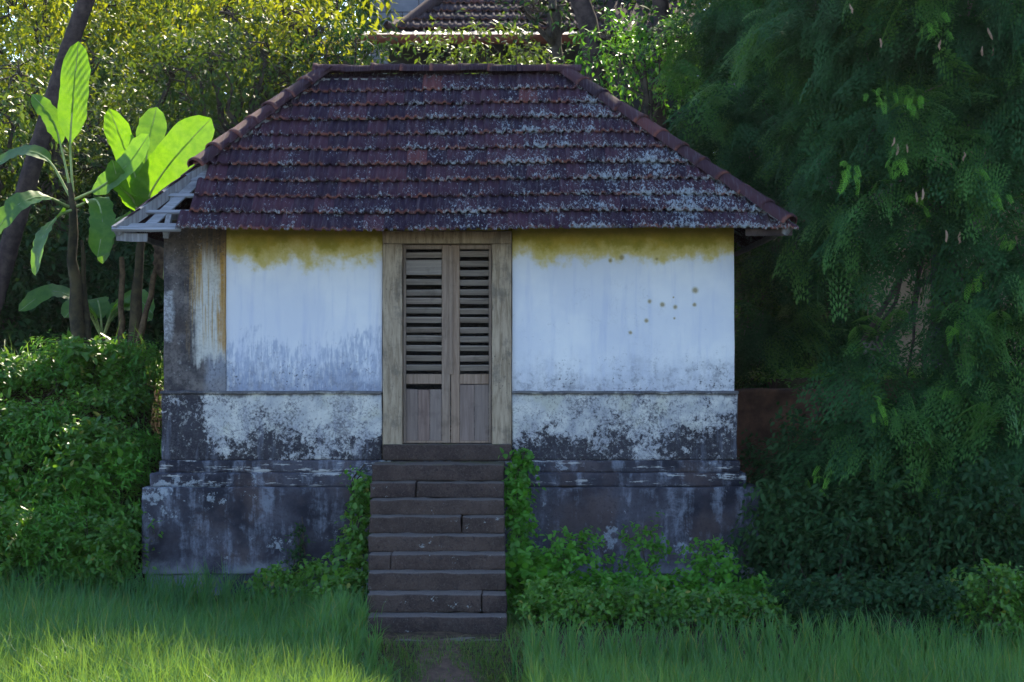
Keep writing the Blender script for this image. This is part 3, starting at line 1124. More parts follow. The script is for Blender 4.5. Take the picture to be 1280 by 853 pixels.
def clumpy(X, Y, pitch=.16, pull=.55):
    cx, cy = np.round(X / pitch), np.round(Y / pitch)
    jx = np.sin(cx * 12.9 + cy * 78.2) * .35 * pitch
    jy = np.sin(cx * 39.3 + cy * 11.1) * .35 * pitch
    return X + (cx * pitch + jx - X) * pull, Y + (cy * pitch + jy - Y) * pull


X, Y = scatter(-6.2, 0, 11.5, 18.25, 1500, lambda x, y: (x < left_edge(y) + .05 * np.sin(y * 9)) & (np.abs(x) < y * .285) & (y < 18.3 - .7 * sst(-3.2, -1.6, x)))
X, Y = clumpy(X, Y)
hh = .52 + .08 * np.sin(X * 1.7 + Y * .9) + .04 * np.sin(X * 5.1 - Y * 3.3)
hh *= 1 - .35 * sst(left_edge(Y) - .5, left_edge(Y), X)
o = blades('paddy_grass', X, Y, H(X, Y) - .02, hh, .0115, .34, M['paddy'])
tag(o, 'tall green paddy grass filling the field left of the path', 'grass', None, 'stuff')
X, Y = scatter(-.1, 5.2, 11.5, 15.5, 1500, lambda x, y: (x > .10 + .05 * np.sin(y * 7)) & (np.abs(x) < y * .285))
X, Y = clumpy(X, Y)
o = blades('paddy_grass', X, Y, H(X, Y) - .02, .42 + .04 * np.sin(X * 1.9 + Y), .0105, .24, M['paddy'])
tag(o, 'shorter dense paddy grass in the field right of the path', 'grass', None, 'stuff')
X, Y = scatter(-1.4, .6, 11, 17.2, 1700, lambda x, y: (x > left_edge(y) - .1) & (x < .22) & ((np.abs(x - (-.22 - (y - 11) * .075)) > .13 + .12 * np.sin(y * 2.3) + .06 * np.sin(y * 6)) | (RNG.uniform(0, 1, len(x)) < .22)) & ((y < 15.8) | (x > -.05)))
o = blades('short_grass', X, Y, H(X, Y), .085 + .05 * RNG.uniform(0, 1, len(X)), .007, .9, M['lawn'], 2)
tag(o, 'short trampled grass along the bare earth path below the steps', 'grass', None, 'stuff')

# ------------------------------------------------------------------ shrubs and climbers
def shrub(name, label, cat, base, rx, ry, h, ntw, nl, leaf, lw, mat, group=None, twl=.3, up=.6, stems=7, shape='oval', stemmat=None, flat=0.0):
    base = np.asarray(base, float)
    t = thing(name, label, cat, tuple(base), group)
    th = RNG.uniform(0, 2 * np.pi, ntw)
    rr = np.sqrt(RNG.uniform(0, 1, ntw))
    zz = RNG.uniform(0, 1, ntw) ** .8
    env = np.sqrt(np.clip(1 - (zz * .95) ** 2.2, .05, 1))
    bump = 1 + .22 * np.sin(th * 3 + base[0] * 5) + .12 * np.sin(th * 7 + zz * 9)
    O = base + np.stack([np.cos(th) * rr * rx * env * bump, np.sin(th) * rr * ry * env * bump, zz * h * (1 + .15 * np.sin(th * 2 + base[0]))], -1)
    D = np.stack([np.cos(th) * rr, np.sin(th) * rr - .25, np.full(ntw, up)], -1) + RNG.normal(0, .35, (ntw, 3))
    V, pol = twig_leaves(O, D, RNG.uniform(.6, 1.3, ntw) * twl, nl, leaf, lw, droop=.35, shape=shape)
    link('foliage', np_mesh('foliage', V, [pol]), mat, t)
    paths = []
    for i in range(stems):
        k = RNG.integers(ntw)
        paths.append((curve_pts(base + RNG.normal(0, .06, 3) * np.array([1, 1, 0]) - np.array([0, 0, .05]), O[k], 5, .05, .02), np.linspace(.011, .004, 5)))
    tube_obj('stem', paths, stemmat or M['bark'], t, 5)
    return t


def climber(name, label, base, pts, rad, n, nl, leaf, lw, mat, group=None):
    """pts: polyline of world points the plant hangs along"""
    pts = np.array([tuple(p) for p in pts], float)
    t = thing(name, label, 'climber', tuple(base), group)
    s = RNG.uniform(0, len(pts) - 1.001, n)
    i = s.astype(int)
    f = (s - i)[:, None]
    c = pts[i] * (1 - f) + pts[i + 1] * f
    rad = np.interp(s, np.arange(len(pts)), rad)
    O = c + RNG.normal(0, 1, (n, 3)) * rad[:, None] * np.array([.55, .35, .5])
    D = RNG.normal(0, .6, (n, 3)) + np.array([0, -.7, .15])
    V, pol = twig_leaves(O, D, RNG.uniform(.5, 1.2, n) * .14, nl, leaf, lw, droop=.5, ldroop=.5)
    link('foliage', np_mesh('foliage', V, [pol]), mat, t)
    paths = []
    for k in range(4):
        q = pts + RNG.normal(0, .035, pts.shape)
        paths.append((q, np.linspace(.008, .005, len(q))))
    tube_obj('stem', paths, M['bark'], t, 5)
    return t


# vine hanging down both cheeks of the steps
climber('climbing_vine', 'bright green vine climbing the right side of the stone steps', P(645, 770, 17.0),
        [P(640, 790, 16.9), P(648, 740, 17.2), P(646, 690, 17.6), P(646, 640, 18.0), P(648, 600, 18.35), P(651, 566, 18.6)],
        [.17, .15, .10, .10, .10, .06], 480, 5, .062, .048, M['vine'])
climber('climbing_vine', 'dark green vine trailing down the left side of the stone steps', P(440, 765, 17.0),
        [P(425, 775, 17.0), P(432, 735, 17.4), P(440, 695, 17.8), P(450, 650, 18.1), P(456, 618, 18.4), P(462, 602, 18.5)],
        [.24, .20, .13, .09, .07, .04], 480, 5, .060, .045, M['bank'])
climber('wall_fern', 'small fern rooted in the black plinth left of the steps', P(372, 725, 18.6),
        [P(368, 735, 18.62), P(373, 700, 18.66), P(377, 655, 18.68)], [.10, .07, .035], 60, 5, .05, .025, M['darkleaf'])
climber('wall_fern', 'tiny green tuft sprouting from the plinth ledge beside the top step', P(443, 600, 18.75),
        [P(450, 588, 18.72), P(445, 600, 18.74), P(447, 640, 18.7)], [.05, .05, .01], 30, 4, .045, .03, M['weed'])

# weeds right of the steps, in front of the plinth
wspots = [(668, 17.4, .34, .55, 'broad leaved weed with big round leaves beside the foot of the vine', .085, .075),
          (715, 17.5, .30, .78, 'tall bushy weed growing against the plinth right of the vine', .06, .04),
          (762, 17.2, .30, .62, None, .06, .045), (803, 17.7, .16, .88, 'slender upright weed rising highest against the dark plinth', .055, .04),
          (838, 17.2, .30, .56, None, .06, .045), (882, 17.5, .26, .66, 'weed with pale tips below the right half of the plinth', .055, .04),
          (925, 17.2, .34, .55, None, .06, .042), (968, 17.2, .32, .46, None, .055, .04), (1005, 16.9, .28, .36, None, .05, .036)]
for (px, Y, rx, h, lab, lf, lw) in wspots:
    x = (px - 640) * Y / F_PX
    shrub('weed_plant', lab or 'low bright green leafy weed in the row along the plinth', 'weed', (x, Y, float(H(x, Y))), rx, .3, h * (.82 if lab else .5), int(220 * (rx / .3) * (.3 + h * .7)), 6, lf, lw, M['weed'],
          'weeds along the plinth', .17, .7, 6)
for px, Y, h in ((690, 16.5, .34), (740, 16.3, .3), (800, 16.4, .3), (870, 16.3, .26), (940, 16.2, .24)):
    x = (px - 640) * Y / F_PX
    shrub('weed_plant', 'small dark weed at the edge of the short paddy grass', 'weed', (x, Y, float(H(x, Y))), .32, .3, h, 200, 5, .05, .035, M['bank'], 'weeds at the edge of the right field', .15, .6, 4)
for px, Y, h in ((345, 18.1, .32), (395, 17.9, .42), (430, 17.3, .36)):
    x = (px - 640) * Y / F_PX
    shrub('weed_plant', 'low weed between the tall paddy grass and the plinth', 'weed', (x, Y, float(H(x, Y))), .26, .2, h, 180, 5, .055, .038, M['bank'], 'weeds left of the steps', .15, .6, 4)

# overgrown bank on the left
bspots = []
for row, (Y, n, h) in enumerate(((18.3, 6, .62), (18.9, 6, .62), (19.6, 6, .5), (20.4, 6, .34))):
    for i in range(n):
        px = -40 + (i + .3 + .45 * (row % 2) + RNG.uniform(-.3, .3)) * 235 / n
        bspots.append((px, Y + RNG.uniform(-.25, .25), h * RNG.uniform(.55, 1.35)))
for k, (px, Y, h) in enumerate(bspots):
    x = (px - 640) * Y / F_PX
    x = min(x, -3.98 if Y < 19.2 else -3.85)
    q = k % 3
    lf = (.10, .06, .075)[q]
    lab = ('big leaved green shrub on the overgrown bank left of the house', 'small leaved green shrub on the overgrown bank left of the house', 'bright narrow leaved shrub on the overgrown bank left of the house')[q]
    rx = RNG.uniform(.28, .48)
    shrub('bank_shrub', lab, 'shrub', (x, Y, float(H(x, Y))), rx, .36, h, int((170, 330, 260)[q] * rx / .4), 6, lf, lf * (.6, .6, .28)[q], M[('bank', 'bank', 'weed')[q]], ('big leaved', 'small leaved', 'narrow leaved')[q] + ' shrubs on the left bank', .24, .9, 6)
X, Y = scatter(-6.4, -3.7, 17.9, 21.6, 170, lambda x, y: (np.sin(x * 3.1 + y * 1.3) + np.sin(x * 1.3 - y * 2.9) > -.3))
o = blades('wild_grass', X, Y, H(X, Y), .38 + .3 * RNG.uniform(0, 1, len(X)), .013, .6, M['paddy'])
tag(o, 'tall wild grass growing among the shrubs of the left bank', 'grass', None, 'stuff')
# low creeping cover between them
n = 5200
X, Y = RNG.uniform(-6.4, -3.75, n), RNG.uniform(17.9, 22.5, n)
O = np.stack([X, Y, H(X, Y)], -1)
D = RNG.normal(0, .5, (n, 3)) + np.array([0, -.3, .9])
V, pol = twig_leaves(O, D, RNG.uniform(.1, .3, n), 5, .055, .03, droop=.4, shape='dia')
o = link('ground_cover', np_mesh('ground_cover', V, [pol]), M['bank'])
tag(o, 'creeping green ground cover over the left bank', 'ground cover', None, 'stuff')
n = 1500
X, Y = RNG.uniform(2.3, 6.2, n), RNG.uniform(20.9, 23.5, n)
O = np.stack([X, Y, H(X, Y)], -1)
D = RNG.normal(0, .5, (n, 3)) + np.array([0, -.4, .8])
V, pol = twig_leaves(O, D, RNG.uniform(.1, .3, n), 5, .055, .03, droop=.4, shape='dia')
o = link('ground_cover', np_mesh('ground_cover', V, [pol]), M['bank'])
tag(o, 'green ground cover along the top of the red earth bank right of the house', 'ground cover', None, 'stuff')

# laterite retaining wall right of the house and a low ledge on the left
w = rough_box('retaining_wall', 2.35, 9.0, 20.86, 21.2, .0, 2.26, M['laterite'], None, .12, .035, .03, 70, 2.5)
tag(w, 'rough red laterite retaining wall in shadow right of the house', 'wall')
w = rough_box('stone_ledge', -6.6, P(62, 700, 18.0)[0], 18.05, 18.3, .05, .52, M['step'], None, .12, .02, .03, 71, 3)
tag(w, 'low dark stone ledge below the overgrown left bank', 'ledge')

# dark bushes at the foot of the right tree
for px, Y, rx, h, lf in ((985, 18.2, .4, 1.0, .10), (1040, 17.6, .45, .75, .09), (1100, 17.9, .5, 1.1, .11), (1165, 17.6, .5, .9, .09), (1225, 17.4, .45, 1.2, .10), (1275, 17.3, .45, .8, .08),
                        (1015, 19.0, .5, 1.6, .09), (1120, 19.0, .6, 1.7, .10), (1210, 18.8, .6, 1.7, .10), (1280, 18.5, .5, 1.5, .10), (960, 19.6, .35, 1.3, .08)):
    x = (px - 640) * Y / F_PX
    lab = {985: 'dark broad leaved bush touching the right corner of the plinth', 960: 'dark bush squeezed between the plinth and the red retaining wall'}.get(px)
    lab = lab or ('head high dark broad leaved bush at the foot of the feathery tree' if h > 1.4 else 'waist high dark broad leaved bush at the foot of the feathery tree')
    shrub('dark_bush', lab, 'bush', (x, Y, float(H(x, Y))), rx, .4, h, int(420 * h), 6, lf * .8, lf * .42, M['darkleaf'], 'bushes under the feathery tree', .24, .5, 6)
for px, Y, rx, h in ((1005, 16.4, .3, .35), (1075, 16.0, .4, .4), (1150, 15.9, .4, .45), (1235, 15.8, .45, .55), (1290, 15.7, .3, .5)):
    x = (px - 640) * Y / F_PX
    shrub('dark_bush', 'low dark green bush along the back edge of the right field', 'bush', (x, Y, float(H(x, Y))), rx, .35, h, 300, 6, .055, .035, M['bank'] if px > 1200 else M['darkleaf'], 'low bushes behind the right field', .18, .6, 6)


# ------------------------------------------------------------------ trees
def limb(a, b, r0, r1, n=7, sag=.2, wob=.05):
    p = curve_pts(a, b, n, sag, wob)
    return (p, np.linspace(r0, r1, n))


def broad_tree(name, label, base, trunk_top, r, lobes, tw_per, nl, leaf, lw, mat, group=None, twl=.5, droop=.35, bark='bark', shape='dia', cat='tree'):
    """lobes: (x,y,z,rx,rz) clumps of the crown"""
    base, tt = np.asarray(base, float), np.asarray(trunk_top, float)
    t = thing(name, label, cat, tuple(base), group)
    paths = [limb(base - np.array([0, 0, .3]), tt, r, r * .55, 9, .0, r * .25)]
    parts = []
    for (x, y, z, rx, rz) in lobes:
        c = np.array([x, y, z])
        f = RNG.uniform(.55, 1)
        a = base + (tt - base) * f
        paths.append(limb(a, c, r * .42, r * .08, 7, .15, .08))
        n = int(tw_per * rx * rx)
        u = unit(RNG.normal(size=(n, 3)))
        rad = RNG.uniform(.25, 1, n)[:, None] ** .6
        rad *= (1 + .25 * np.sin(u[:, :1] * 5 + x) + .2 * np.sin(u[:, 2:] * 6 + z))
        O = c + u * rad * np.array([rx, rx, rz])
        D = u + RNG.normal(0, .45, (n, 3)) + np.array([0, -.1, -.1])
        parts.append(twig_leaves(O, D, RNG.uniform(.5, 1.3, n) * twl, nl, leaf, lw, droop=droop, ldroop=.4, shape=shape))
        for k in range(5):
            q = O[RNG.integers(n)]
            paths.append(limb(c + RNG.normal(0, .05, 3), q, r * .09, r * .03, 5, .05, .04))
    V, pol = merge(parts)
    link('crown', np_mesh('crown', V, pol), mat, t)
    tube_obj('trunk', paths, M[bark], t, 8, .06)
    return t


# template of one feathery spray: a drooping twig with pinnate leaves
def spray_template(npin=8, nleaf=6, L=.5, pin=.15):
    v, f = [], []
    for i in range(npin):
        s = (i + .6) / npin
        ax = np.array([L * s, 0, -.22 * L * s * s])
        for side in (-1, 1):
            d = unit(np.array([.55, side * .85, -.30 - .1 * s]))
            pl = pin * (1 - .45 * s)
            lat = unit(np.cross(d, np.array([0, 0, 1.])))
            for j in range(nleaf):
                q = ax + d * pl * ((j + .7) / nleaf)
                q[2] -= .05 * ((j / nleaf) ** 2)
                for s2 in (-1, 1):
                    ld = unit(d * .45 + lat * s2 * .9 + np.array([0, 0, -.25]))
                    l, w_ = .062, .023
                    w2 = unit(np.cross(ld, np.array([0, 0, 1.]))) * w_
                    b = len(v)
                    v += [q, q + ld * l * .5 + w2 * .5, q + ld * l, q + ld * l * .5 - w2 * .5]
                    f.append((b, b + 1, b + 2, b + 3))
    return np.array(v), np.array(f)


SPR_V, SPR_F = spray_template(6, 3)


def sprays(O, D, S):
    N = len(O)
    e1 = unit(D)
    up = np.array([0, 0, 1.]) + RNG.normal(0, .3, (N, 3))
    e2 = unit(np.cross(up, e1))
    e3 = np.cross(e1, e2)
    R = np.stack([e1, e2, e3], 1)          # rows
    V = np.einsum('vk,nkc->nvc', SPR_V, R) * S[:, None, None] + O[:, None, :]
    k = len(SPR_V)
    pol = (SPR_F[None] + (np.arange(N) * k)[:, None, None]).reshape(-1, 4)
    return V.reshape(-1, 3), pol


def feather_tree(name, label, base, tt, r, lobes, dens, mat, size=1.0, pods=(), young=(), front=.0):
    base, tt = np.asarray(base, float), np.asarray(tt, float)
    t = thing(name, label, 'tree', tuple(base))
    paths = [limb(base - np.array([0, 0, .3]), tt, r, r * .5, 9, 0, r * .2)]
    parts, thin = [], []
    for (x, y, z, rx, rz) in lobes:
        c = np.array([x, y, z])
        a = base + (tt - base) * RNG.uniform(.5, 1)
        paths.append(limb(a, c + np.array([0, 0, rz * .3]), r * .35, r * .07, 8, .3, .06))
        n = int(dens * rx * rz)
        u = unit(RNG.normal(size=(n, 3)) + np.array([0, -front, 0]))
        rad = RNG.uniform(.1, 1, n)[:, None] ** .5
        rad *= (1 + .25 * np.sin(u[:, :1] * 6 + x * 3) + .22 * np.sin(u[:, 2:] * 7 + z * 2))
        O = c + u * rad * np.array([rx, rx * .8, rz])
        D = u * np.array([.8, .8, .15]) + RNG.normal(0, .45, (n, 3)) + np.array([-.15, -.35, -.75])
        parts.append(sprays(O, D, size * RNG.uniform(.65, 1.25, n)))
        for k in range(4):
            q = O[RNG.integers(n)]
            thin.append(limb(c + np.array([0, 0, rz * .2]), q, .014, .004, 7, .12, .03))
    V, pol = merge(parts)
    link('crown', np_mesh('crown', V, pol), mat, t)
    parts = []
    for (x, y, z, rx, rz) in lobes:
        for q in range(4):
            n = int(dens * rx * rz * .09)
            u0 = unit(RNG.normal(size=3) + np.array([0, -1.2, .1]))
            O = np.array([x, y, z]) + u0 * np.array([rx, rx * .8, rz]) * 1.05 + RNG.normal(0, .11, (n, 3))
            D = u0 * .8 + RNG.normal(0, .35, (n, 3)) + np.array([-.1, -.3, -.6])
            parts.append(sprays(O, D, size * RNG.uniform(.6, 1.1, n)))
    V, pol = merge(parts)
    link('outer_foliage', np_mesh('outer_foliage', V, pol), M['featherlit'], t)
    tube_obj('trunk', paths, M['bark'], t, 9, .07)
    tube_obj('twigs', thin, M['palebark'], t, 5)['kind'] = 'stuff'
    if len(young):
        parts = []
        for (x, y, z, s) in young:
            n = 9
            O = np.array([x, y, z]) + RNG.normal(0, .05, (n, 3))
            D = RNG.normal(0, .4, (n, 3)) + np.array([0, -.5, -.5])
            parts.append(sprays(O, D, s * RNG.uniform(.18, .32, n)))
        V, pol = merge(parts)
        o = link('young_leaves', np_mesh('young_leaves', V, pol), M['young'], t)
        o['label'] = 'light green tufts of young leaves'
    for (x, y, z, s) in pods:
        pts = curve_pts((x, y, z), (x + RNG.normal(0, .02), y, z - .10 * s), 6, 0, .004)
        pts[:, 0] += .008 * np.sin(np.linspace(0, 3, 6)) * RNG.choice([-1, 1])
        tube_obj('seed_pod', [(pts, np.array([.003, .009, .012, .011, .010, .002]) * s)], M['pod'], t, 6)
    return t


def lob(px, py, Y, rpx, rpz):
    p = P(px, py, Y)
    return (p.x, p.y, p.z, rpx * Y / F_PX, rpz * Y / F_PX)


fl = [lob(1090, 60, 19.6, 110, 80), lob(1210, 40, 19.0, 110, 90), lob(1010, 20, 20.6, 90, 70), lob(1120, 170, 19.0, 100, 70), lob(1230, 190, 18.6, 90, 80), lob(1040, 250, 19.3, 60, 60),
      lob(1100, 265, 18.8, 80, 45), lob(1215, 300, 18.5, 80, 55), lob(1080, 450, 18.7, 55, 40), lob(1200, 420, 18.4, 70, 80), lob(1240, 500, 18.2, 60, 80), lob(1130, 520, 18.5, 90, 60),
      lob(1060, 560, 18.9, 65, 65), lob(1190, 600, 18.2, 80, 70), lob(1110, 660, 18.4, 75, 60), lob(1250, 660, 18.0, 60, 60), lob(1040, 160, 20.4, 70, 70), lob(1280, 350, 18.2, 60, 120),
      lob(1290, 90, 18.6, 80, 120), lob(1000, 620, 19.4, 45, 70), lob(1150, -70, 19.6, 160, 90), lob(1270, -60, 20, 160, 90)]
yg = []
for (px, py) in ((1098, 118), (1136, 122), (1166, 28), (1222, 212), (1218, 340), (1260, 345), (1262, 300), (1100, 505), (1185, 490), (1155, 590), (1170, 612), (1150, 645), (1160, 660), (1196, 635), (1030, 595), (1190, 410), (1120, 205), (1140, 250), (1060, 210), (1245, 250)):
    p = P(px, py, 17.9 + RNG.uniform(-.2, .3))
    yg.append((p.x, p.y, p.z, RNG.uniform(.6, 1.1)))
pods = []
for (px, py) in ((1118, 172), (1122, 180), (1134, 180), (1228, 58), (1242, 60), (1235, 35), (1145, 240), (1154, 236), (1178, 195), (1188, 200), (1205, 190), (1214, 188), (1232, 185), (1200, 290), (1182, 288), (1222, 375), (1247, 290), (1062, 5), (1170, 190), (1234, 235), (1100, 48), (1176, 50)):
    p = P(px, py, 17.95 + RNG.uniform(-.2, .2))
    pods.append((p.x, p.y, p.z, RNG.uniform(.8, 1.25)))
b = P(1192, 600, 20.2)
FT = feather_tree('feathery_tree', 'large dark tree with drooping feathery foliage and brown pods right of the house', (b.x, 20.2, float(H(b.x, 20.2))), P(1188, 60, 20.4), .13, fl, 300, M['feather'], 1.0, pods, yg, .5)
fl2 = [lob(940, 20, 24.0, 90, 80), lob(985, 110, 23.6, 80, 90), lob(915, 140, 23.0, 55, 60), lob(950, 210, 22.8, 70, 60), lob(990, 330, 23.0, 70, 70),
       lob(950, 420, 22.6, 60, 60), lob(1040, 420, 22.8, 70, 70), lob(985, -80, 25, 130, 90), lob(1050, -40, 24, 120, 100), lob(1180, 110, 23, 130, 110)]
b = P(1010, 400, 24.5)
feather_tree('feathery_tree', 'feathery dark tree standing behind the right end of the house', (b.x, 24.5, float(H(b.x, 24.5))), P(965, 40, 24.5), .16, fl2, 340, M['feather'], 1.15, (), (), .3)

# ochre building seen in scraps through the right tree
ob = thing('ochre_outbuilding', 'ochre plastered outbuilding glimpsed through the feathery tree', 'building', (5.2, 25.5, 2.3))
rough_box('wall', P(1090, 300, 25.5)[0], P(1400, 300, 25.5)[0], 25.5, 28.5, 2.0, 5.0, M['ochre'], ob, .5, .01, .01, 80)
bm = bmesh.new()
vv = [bm.verts.new(c) for c in ((4.4, 25.1, 4.95), (8.6, 25.1, 4.95), (8.6, 28.9, 4.95), (4.4, 28.9, 4.95), (5.6, 27, 6.1), (7.4, 27, 6.1))]
for f in ((0, 1, 5, 4), (1, 2, 5), (2, 3, 4, 5), (3, 0, 4), (3, 2, 1, 0)):
    bm.faces.new([vv[i] for i in f])
link('roof', bm_mesh('roof', bm), M['tile2'], ob)
rough_box('door', P(1165, 300, 25.45)[0], P(1205, 300, 25.45)[0], 25.44, 25.52, 2.3, 4.2, M['darkwall'], ob, .5, .004, .01, 81)

# trees on the slope behind, lit from the far side
def auto_lobes(cx, cy, cz, R, Hh, n):
    out = []
    for i in range(n):
        u = unit(RNG.normal(size=3))
        out.append((cx + u[0] * R * .75, cy + u[1] * R * .6, cz + u[2] * Hh * .75, R * RNG.uniform(.38, .58), Hh * RNG.uniform(.32, .5)))
    return out


def bt(px, py, Y, R, Hh, n, label, mat, leaf=.12, group=None, dens=88, r=.16, nl=10):
    p = P(px, py, Y)
    zb = float(H(p.x, Y))
    broad_tree('broadleaf_tree', label, (p.x + .3, Y, zb), (p.x, Y, p.z - Hh * .2), r, auto_lobes(p.x, p.y, p.z, R, Hh, n), dens, nl, leaf, leaf * .42, mat, group, .55)


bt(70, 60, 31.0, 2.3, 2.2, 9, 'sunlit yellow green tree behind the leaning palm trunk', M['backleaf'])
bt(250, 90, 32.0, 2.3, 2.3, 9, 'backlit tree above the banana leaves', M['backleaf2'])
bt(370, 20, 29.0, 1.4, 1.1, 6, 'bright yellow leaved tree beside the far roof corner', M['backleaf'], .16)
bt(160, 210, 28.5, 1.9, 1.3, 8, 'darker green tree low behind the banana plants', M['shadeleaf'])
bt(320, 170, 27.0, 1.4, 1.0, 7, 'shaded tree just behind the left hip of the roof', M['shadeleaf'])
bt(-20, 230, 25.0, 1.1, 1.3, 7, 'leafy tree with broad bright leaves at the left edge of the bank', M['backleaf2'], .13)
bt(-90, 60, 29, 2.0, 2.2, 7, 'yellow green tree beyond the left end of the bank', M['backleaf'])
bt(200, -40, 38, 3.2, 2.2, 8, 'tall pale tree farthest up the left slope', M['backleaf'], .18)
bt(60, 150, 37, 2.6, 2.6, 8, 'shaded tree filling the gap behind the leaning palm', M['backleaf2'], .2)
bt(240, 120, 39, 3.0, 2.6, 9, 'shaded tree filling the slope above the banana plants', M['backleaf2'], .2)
bt(480, 90, 36, 2.2, 2.0, 6, 'tree half hidden behind the grey block building', M['backleaf2'], .18)
bt(805, 62, 25.0, .80, .48, 9, 'light green tree in front of the brown trunk above the roof', M['vine'], .10, None, 150, .06)
bt(640, 70, 27.0, .95, .38, 6, 'bright green shrubby tree between the ridge and the far gutter', M['backleaf2'], .10, None, 120, .07)
bt(560, 72, 26.6, .5, .25, 4, 'small bright bush rising over the ridge in front of the far wall', M['backleaf2'], .10, None, 150, .05)
bt(430, 68, 26.5, .55, .32, 5, 'dark bush behind the left end of the ridge under the gutter', M['darkleaf'], .12, None, 130, .05)
bt(690, 5, 28.5, .7, .4, 5, 'dark leafy tree overhanging the far tiled roof', M['darkleaf'], .12)
bt(860, 60, 34, 3.5, 2.0, 9, 'tall dark tree high on the slope behind the house', M['darkleaf'], .18)
bt(1080, 60, 30, 3.0, 3.4, 10, 'tall dense dark tree behind the feathery tree', M['darkleaf'], .18)
bt(1300, 150, 27, 2.6, 3.4, 9, 'dense dark tree at the right end of the slope', M['darkleaf'], .17)

for (x, y, z, R_, Hh, n_l, lab) in ((7.7, 27.5, 12.5, 3.6, 3.2, 16, 'unseen very tall dark tree added to shade the feathery tree'),
                                  (12.5, 27.0, 11.5, 3.6, 3.4, 14, 'unseen very tall dark tree added to shade the right edge of the slope')):
    broad_tree('broadleaf_tree', lab, (x, y, float(H(x, y))), (x, y, z - 1), .3, auto_lobes(x, y, z, R_, Hh, n_l), 60, 9, .30, .15, M['darkleaf'], None, .8)  # unseen crowns added to keep sun off the feathery tree and right field
n = 9000
X, Y = RNG.uniform(-22, 22, n), RNG.uniform(44, 52, n)
O = np.stack([X, Y, H(X, Y) + RNG.uniform(0, 1, n) * (10.5 + 1.5 * np.sin(X * .9) + 1.2 * np.sin(X * 2.3))], -1)
V, pol = twig_leaves(O, RNG.normal(0, .6, (n, 3)) + np.array([0, -.4, .1]), RNG.uniform(.5, 1.1, n), 7, .42, .2, shape='dia')
o = link('far_wood', np_mesh('far_wood', V, [pol]), M['backleaf2'])
tag(o, 'distant wood filling the top of the slope', 'wood', None, 'stuff')

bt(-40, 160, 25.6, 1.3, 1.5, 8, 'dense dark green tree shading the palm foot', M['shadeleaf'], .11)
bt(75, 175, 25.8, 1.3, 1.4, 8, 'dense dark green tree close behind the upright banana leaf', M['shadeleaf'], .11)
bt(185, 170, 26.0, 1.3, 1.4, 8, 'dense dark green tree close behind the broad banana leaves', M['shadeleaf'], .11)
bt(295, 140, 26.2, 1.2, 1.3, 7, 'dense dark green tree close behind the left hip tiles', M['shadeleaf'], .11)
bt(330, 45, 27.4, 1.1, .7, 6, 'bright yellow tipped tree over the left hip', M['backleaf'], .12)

# brown trunks above the right hip
for (a, b_, r, lab) in ((P(752, 140, 25.5), P(690, -210, 26.0), .15, 'thick brown leaning trunk rising behind the right hip of the roof'), (P(822, 190, 26.0), P(834, -230, 26.2), .13, 'straight tan trunk behind the light green tree')):
    t = thing('tree_trunk', lab, 'tree', (a.x, a.y, float(H(a.x, a.y))))
    base = np.array([a.x + .1, a.y, float(H(a.x, a.y)) - .2])
    pts = np.concatenate([curve_pts(base, tuple(a), 5, 0, .02), curve_pts(tuple(a), tuple(b_), 7, 0, .04)[1:]])
    tube_obj('trunk', [(pts, np.linspace(r * 1.2, r * .7, len(pts)))], M['coco'], t, 10, .06)
    top = pts[-1]
    lobes = [(top[0] + RNG.uniform(-1.2, 1.2), top[1] + RNG.uniform(-.6, .9), top[2] + RNG.uniform(.2, 1.6), 1.1, .8) for _ in range(5)]
    parts = []
    for (x, y, z, rx, rz) in lobes:
        n = 90
        u = unit(RNG.normal(size=(n, 3)))
        O = np.array([x, y, z]) + u * RNG.uniform(.3, 1, (n, 1)) * np.array([rx, rx, rz])
        parts.append(twig_leaves(O, u + RNG.normal(0, .4, (n, 3)), RNG.uniform(.3, .6, n), 8, .16, .07, shape='dia'))
    V, pol = merge(parts)
    link('crown', np_mesh('crown', V, pol), M['darkleaf'], t)

# dark understory behind the bananas, on the terrace
for k, (px, Y, rx, h) in enumerate(((-20, 24.0, .9, 1.7), (60, 24.6, .9, 1.9), (140, 24.8, .9, 1.7), (215, 24.6, .8, 1.7), (20, 26.2, 1.2, 2.6), (130, 26.4, 1.2, 2.5), (235, 26.2, 1.1, 2.4), (310, 25.6, 1.0, 2.6), (390, 25.6, .9, 2.4), (460, 25.4, .9, 2.0))):
    x = (px - 640) * Y / F_PX
    shrub('understory_bush', 'dark bush in the deep shade behind the banana plants', 'bush', (x, Y, float(H(x, Y))), rx, .5, h, int(260 * h), 6, .12, .06, M['darkleaf'], 'bushes behind the banana plants', .3, .4, 6)

